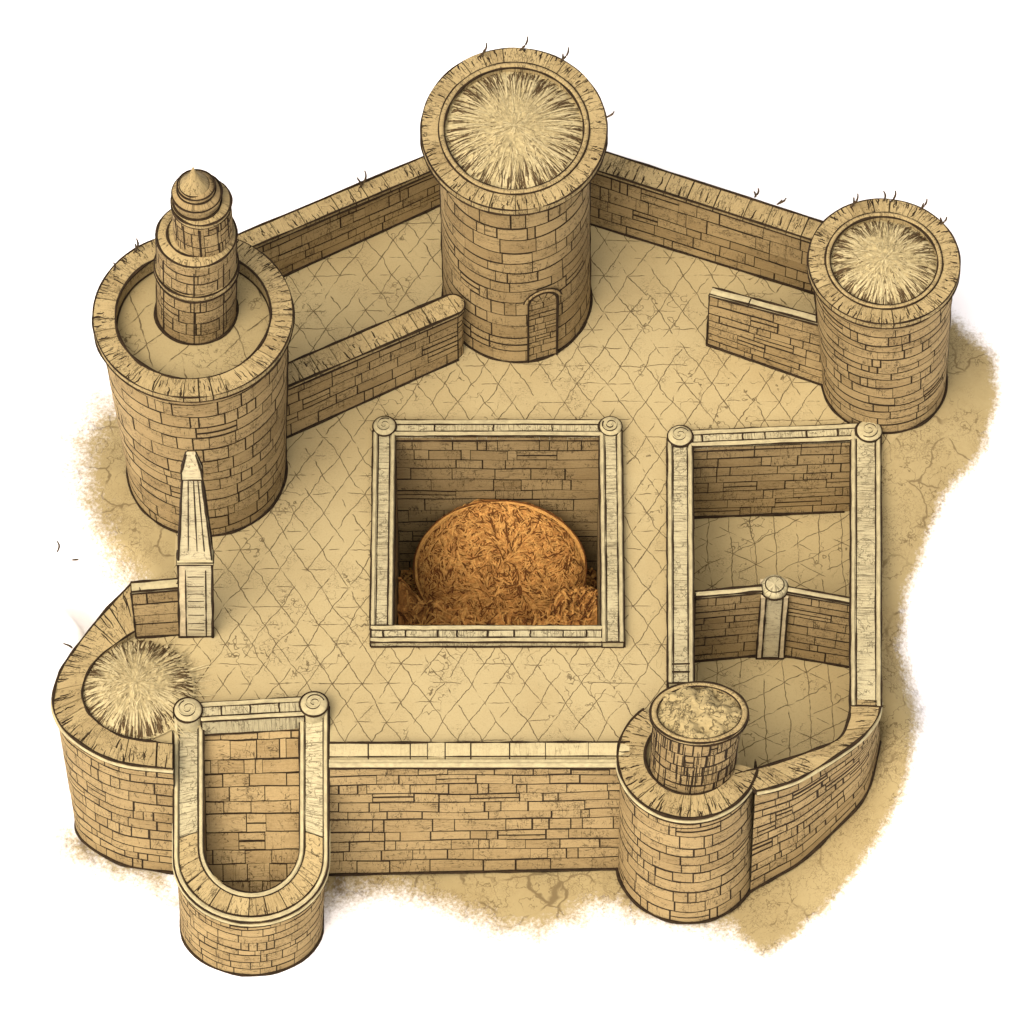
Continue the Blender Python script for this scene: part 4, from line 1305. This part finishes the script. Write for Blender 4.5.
court2d = [(178, 622), (174, 570), (176, 525), (186, 470), (193, 330), (193, 309), (300, 262), (470, 186), (520, 175), (560, 208), (700, 250), (838, 294), (930, 370), (932, 400),
           (883, 452), (880, 600), (880, 700), (870, 722), (838, 746), (770, 774), (757, 778), (700, 800), (640, 790), (622, 755), (330, 750), (330, 706), (172, 714), (172, 752), (132, 745), (100, 728), (78, 705), (78, 680), (92, 655), (126, 630)]
court = [W(x, y, 0) for x, y in court2d]
pa, pb, pc, pd = W(395, 435, ZR), W(600, 435, ZR), W(600, 626, ZR), W(395, 626, ZR)
pb.y = pa.y; pd.y = pc.y; pd.x = pa.x; pc.x = pb.x
hole1 = [pa, pb, pc, pd]
hole2 = [s_nw, s_ne, s_se] + s_inner + [W(736, 735, 0), W(714, 712, 0), s_sw]
o = fill2d('court_pavement', court, [hole1, hole2], 0.0, M_FLOOR); o['kind'] = 'structure'


def inside(x, y, poly):
    c_ = False; j = len(poly) - 1
    for i in range(len(poly)):
        xi, yi = poly[i]; xj, yj = poly[j]
        if (yi > y) != (yj > y) and x < (xj - xi) * (y - yi) / (yj - yi) + xi: c_ = not c_
        j = i
    return c_


def np_inside(X, Y, poly):
    c_ = np.zeros(X.shape, bool); j = len(poly) - 1
    for i in range(len(poly)):
        xi, yi = poly[i]; xj, yj = poly[j]
        c_ ^= ((yi > Y) != (yj > Y)) & (X < (xj - xi) * (Y - yi) / ((yj - yi) or 1e-9) + xi)
        j = i
    return c_


def ground():
    # heights from a few known spots: (x px, y px on the level given, z)
    ctl = []
    for px, py, z in ((172, 873, ZG), (130, 866, ZG), (90, 846, ZG), (76, 822, ZG), (82, 797, ZG), (96, 762, ZG), (251, 975, ZG - .1), (182, 925, ZG - .1), (322, 925, ZG - .1), (400, 871, ZG), (520, 869, ZG), (600, 868, ZG),
                      (626, 890, ZG), (690, 922, ZG), (750, 891, ZG), (776, 876, -7.4), (802, 860, -7.0), (838, 826, -5.9), (864, 797, -5.0), (874, 768, -4.2), (880, 740, -3.4), (884, 690, -2.6), (884, 600, -1.5), (884, 520, -.6), (884, 455, -.04),
                      (940, 410, -.04), (950, 340, -.04), (860, 280, -.04), (700, 240, -.04), (560, 190, -.04), (450, 180, -.04), (300, 250, -.04), (180, 320, -.04), (120, 470, -.04), (110, 540, -.04), (150, 560, -.04), (170, 600, -.04), (160, 630, -.04), (140, 600, -.06), (140, 634, -.1), (190, 540, -.04), (120, 606, -.3), (90, 640, -2.5), (40, 600, -2.0),
                      (200, 1050, ZG), (500, 1050, ZG), (800, 1050, ZG), (20, 900, ZG), (950, 900, -7.5), (930, 700, -4.2), (960, 600, -2.4), (960, 500, -1.0), (1010, 400, -.3), (30, 450, -.3), (20, 750, -6.5), (980, 800, -6.0)):
        p = W(px, py, z); ctl.append((p.x, p.y, z))
    for line in (cur_bot, [(626, 890, ZG), (650, 912, ZG), (690, 922, ZG), (725, 913, ZG), (750, 891, ZG)], [(329, 872, ZG), (625, 867, ZG)], [(p[0], p[1], p[2] if len(p) > 2 else ZG) for p in bast_bot[1:]]):
        for (x0, y0, z0), (x1, y1, z1) in zip(line, line[1:]):
            for q in range(5):
                f = q / 4; z = z0 + (z1 - z0) * f; p = W(x0 + (x1 - x0) * f, y0 + (y1 - y0) * f, z)
                ctl.append((p.x, p.y, z - .12)); ctl.append((p.x, p.y + .5, z - .12))
    ctl = np.array(ctl)
    ax = np.concatenate([np.linspace(-420, -40, 14)[:-1], np.linspace(-40, -24, 17)[:-1], np.linspace(-24, 24, 241), np.linspace(24, 40, 17)[1:], np.linspace(40, 420, 14)[1:]])
    ay = np.concatenate([np.linspace(-420, -40, 14)[:-1], np.linspace(-40, -26, 15)[:-1], np.linspace(-26, 24, 251), np.linspace(24, 40, 17)[1:], np.linspace(40, 420, 14)[1:]])
    X, Y = np.meshgrid(ax, ay)
    n_ = len(ctl)                                        # thin-plate surface through the known spots
    def ker(r2): return r2 * np.log(r2 + 1e-9) * .5
    P_ = ctl[:, :2] / 20.0
    K_ = ker(((P_[:, None] - P_[None]) ** 2).sum(-1)) + np.eye(n_) * 2e-4
    A_ = np.zeros((n_ + 3, n_ + 3)); Q_ = np.concatenate([np.ones((n_, 1)), P_], 1)
    A_[:n_, :n_] = K_; A_[:n_, n_:] = Q_; A_[n_:, :n_] = Q_.T
    sol = np.linalg.solve(A_, np.concatenate([ctl[:, 2], np.zeros(3)]))
    Xs, Ys = np.clip(X, -45, 45) / 20.0, np.clip(Y, -45, 45) / 20.0
    Z = sol[n_] + sol[n_ + 1] * Xs + sol[n_ + 2] * Ys
    for q in range(n_): Z = Z + sol[q] * ker((Xs - P_[q, 0]) ** 2 + (Ys - P_[q, 1]) ** 2)
    Z = np.clip(Z, -8.6, -.04)
    far = np.clip((np.hypot(X, Y) - 45) / 150, 0, 1); Z = Z * (1 - far) + (-4) * far
    # image-independent from here on: sand cover stored per vertex
    soft = [([(180, 800), (180, 900), (330, 905), (390, 900), (440, 915), (500, 940), (545, 942), (600, 918), (640, 925), (690, 935), (740, 945), (760, 930), (760, 800), (640, 800)], 34),
            ([(690, 850), (735, 938), (762, 962), (800, 940), (846, 895), (885, 840), (912, 785), (921, 720), (905, 640), (912, 590), (948, 500), (990, 450), (1002, 395), (996, 352), (955, 318), (925, 300), (815, 285), (800, 700)], 15),
            ([(132, 640), (124, 596), (92, 560), (70, 500), (66, 440), (96, 392), (160, 400), (230, 520), (230, 640)], 44),
            ([(172, 850), (110, 835), (58, 825), (52, 852), (110, 880), (150, 892), (176, 905)], 34)]
    cam = np.array(CAM); fw, up = np.array(FW), np.array(UP)
    dx, dy, dz = X - cam[0], Y - cam[1], Z - cam[2]
    k = FPX / np.maximum(dx * fw[0] + dy * fw[1] + dz * fw[2], .1)
    PX = 512 + dx * k; PY = 512 - (dy * up[1] + dz * up[2]) * k
    sand = np.full(X.shape, -3.0)
    for poly, s in soft:
        dist = np.full(X.shape, 1e9)
        for i in range(len(poly)):
            (x0, y0), (x1, y1) = poly[i], poly[(i + 1) % len(poly)]
            ex, ey = x1 - x0, y1 - y0
            t = np.clip(((PX - x0) * ex + (PY - y0) * ey) / (ex * ex + ey * ey), 0, 1)
            dist = np.minimum(dist, np.hypot(PX - x0 - t * ex, PY - y0 - t * ey))
        sd = np.where(np_inside(PX, PY, poly), dist, -dist) / s
        sand = np.maximum(sand, np.clip(sd, -3, 3))
    poly = [(p.x, p.y) for p in court]
    cxm, cym = sum(p[0] for p in poly) / len(poly), sum(p[1] for p in poly) / len(poly)
    ny, nx = X.shape
    ins = np_inside(X, Y, poly)
    # also below the horseshoe and turret the ground simply runs on
    me = bpy.data.meshes.new('ground')
    verts = np.stack([X, Y, Z], -1).reshape(-1, 3)
    faces = []
    for j in range(ny - 1):
        for i in range(nx - 1):
            if ins[j, i] and ins[j, i + 1] and ins[j + 1, i] and ins[j + 1, i + 1]: continue
            faces.append((j * nx + i, j * nx + i + 1, (j + 1) * nx + i + 1, (j + 1) * nx + i))
    me.from_pydata(verts.tolist(), [], faces)
    me.materials.append(M_GROUND)
    at = me.attributes.new('sand', 'FLOAT', 'POINT'); at.data.foreach_set('value', sand.reshape(-1).tolist())
    me.polygons.foreach_set('use_smooth', [True] * len(me.polygons)); me.update()
    o = bpy.data.objects.new('ground', me); COL.objects.link(o); o['kind'] = 'structure'
ground()


# ------------------------------------------------------------------ little dry sprigs on the wall heads
def sprig(p, h, lean, label, seed, n=2):
    r = random.Random(seed); mb = MB(); h *= 1.45
    for k in range(n):
        a = lean + r.uniform(-.5, .5) * (k > 0); hh = h * (1 if k == 0 else r.uniform(.4, .7))
        pts = [p + V((hh * .6 * sin(a) * f + .12 * sin(3 * f + k) * hh, (k * .05), hh * cos(a) * f)) for f in [i / 6 for i in range(7)]]
        mb.tube(pts, .045, 0, .5, 5, taper=lambda f: .5 + .5 * sin(PI * (f * .8 + .15)))
    o = mb.build('dry_sprig', [M_TWIG], None, loc=p)
    tag(o, label, 'sprig', 'dry sprigs growing on the wall heads')


def on_ring(T, h, R, ry, px):
    dx = W(px, 100, h).x - T.x
    dx = max(-R * .98, min(R * .98, dx))
    return V((T.x + dx, T.y + ry * math.sqrt(R * R - dx * dx), h - .02))


Rn, Re, Rw = 93 * nk - .12, 76 * ek - .12, 100 * wk - .12
for i, (px, lab) in enumerate(((478, 'leftmost dry sprig on the back rim of the tallest tower'), (519, 'dry sprig at the very top of the tallest tower rim'), (560, 'rightmost dry sprig on the back rim of the tallest tower'))):
    sprig(on_ring(nT, nh, Rn, 1.075, px), .75, .5, lab, i + 1)
for i, (px, lab) in enumerate(((846, 'leftmost dry sprig on the rim of the right tower'), (879, 'upright dry sprig left of the middle of the right tower rim'), (886, 'dry sprig standing at the top of the right tower rim'), (914, 'curled dry sprig right of the middle of the right tower rim'), (934, 'rightmost dry sprig on the rim of the right tower'))):
    sprig(on_ring(eT, eh, Re, 1.0, px), (.7, .5, .55, .6, .45)[i], (.4, -.1, .3, .5, .6)[i], lab, i + 11, 1 if i in (1, 2) else 2)
sprig(on_ring(wT, wh, Rw, 1.0, 121), .4, .1, 'smallest dry sprig, low on the far left rim of the left tower', 22, 1)
sprig(on_ring(wT, wh, Rw, 1.0, 140), .7, .25, 'dry sprig on the back rim of the left tower beside the stepped turret', 21)


def on_line(px, A, B, hA, hB, back):
    f = (px - A[0]) / (B[0] - A[0])
    p = W(A[0], A[1], 0).lerp(W(B[0], B[1], 0), f)
    return p + V((0, back, hA + (hB - hA) * f))


sprig(on_line(360, (196, 315), (470, 191), rise(283, 276, 231), rise(440, 204, 166), .6), .85, .3, 'dry sprig on the wall head between the left and the tallest tower', 31)
sprig(on_line(752, (560, 214), (838, 300), rise(605, 230, 168), rise(800, 288, 232), .9), .45, .3, 'small dry sprig nearer the middle of the wall head by the right tower', 32)
sprig(on_line(774, (560, 214), (838, 300), rise(605, 230, 168), rise(800, 288, 232), .9), .5, .9, 'leaning dry sprig on the wall head close to the right tower', 33)
sprig(W(72, 648, ZC), .45, -1.0, 'dry sprig on the outer edge of the lower left bastion', 34, 1)

sprig(W(57, 552, -.6), .6, .05, 'dry sprig standing alone on the white ground left of the obelisk', 35, 1)
sprig(W(72, 560, -.6), .3, 1.5, 'dry sprig lying flat on the white ground left of the obelisk', 36, 1)
sprig(nT + V((Rn + .08, .6, -.1)), .45, .9, 'dry sprig sticking out from the right side of the tallest tower rim', 37, 1)

# ------------------------------------------------------------------ light
SUN_EL, SUN_AZ = math.radians(58), math.radians(212)      # azimuth clockwise from +Y (north): light comes from the front left
world = bpy.data.worlds.new('World'); scene.world = world; world.use_nodes = True
nt = world.node_tree; nt.nodes.clear()
sky = nt.nodes.new('ShaderNodeTexSky'); sky.sky_type = 'NISHITA'; sky.sun_disc = False
sky.sun_elevation = SUN_EL; sky.sun_rotation = SUN_AZ
sky.air_density = .3; sky.dust_density = 7.0; sky.ozone_density = 0.0
bg = nt.nodes.new('ShaderNodeBackground'); bg.inputs['Strength'].default_value = .15
ow = nt.nodes.new('ShaderNodeOutputWorld')
nt.links.new(sky.outputs[0], bg.inputs[0]); nt.links.new(bg.outputs[0], ow.inputs[0])
sd = bpy.data.lights.new('sun', 'SUN'); sd.energy = 1.4; sd.angle = math.radians(75); sd.color = (1.0, .95, .86)
so = bpy.data.objects.new('sun', sd); COL.objects.link(so)
dv = V((sin(SUN_AZ) * cos(SUN_EL), cos(SUN_AZ) * cos(SUN_EL), sin(SUN_EL)))
so.rotation_euler = dv.to_track_quat('Z', 'Y').to_euler(); so.location = dv * 60

# ------------------------------------------------------------------ camera
cd = bpy.data.cameras.new('camera'); cd.lens = LENS; cd.sensor_width = 36; cd.clip_end = 4000
co = bpy.data.objects.new('camera', cd); COL.objects.link(co)
co.location = CAM; co.rotation_euler = (-FW).to_track_quat('Z', 'Y').to_euler()
co.rotation_euler = (math.radians(90) - ELEV, 0, 0)
scene.camera = co
scene.view_settings.view_transform = 'Standard'; scene.view_settings.look = 'None'
scene.view_settings.exposure = 0.72; scene.view_settings.gamma = 1.0
scene.render.resolution_x = scene.render.resolution_y = 1024
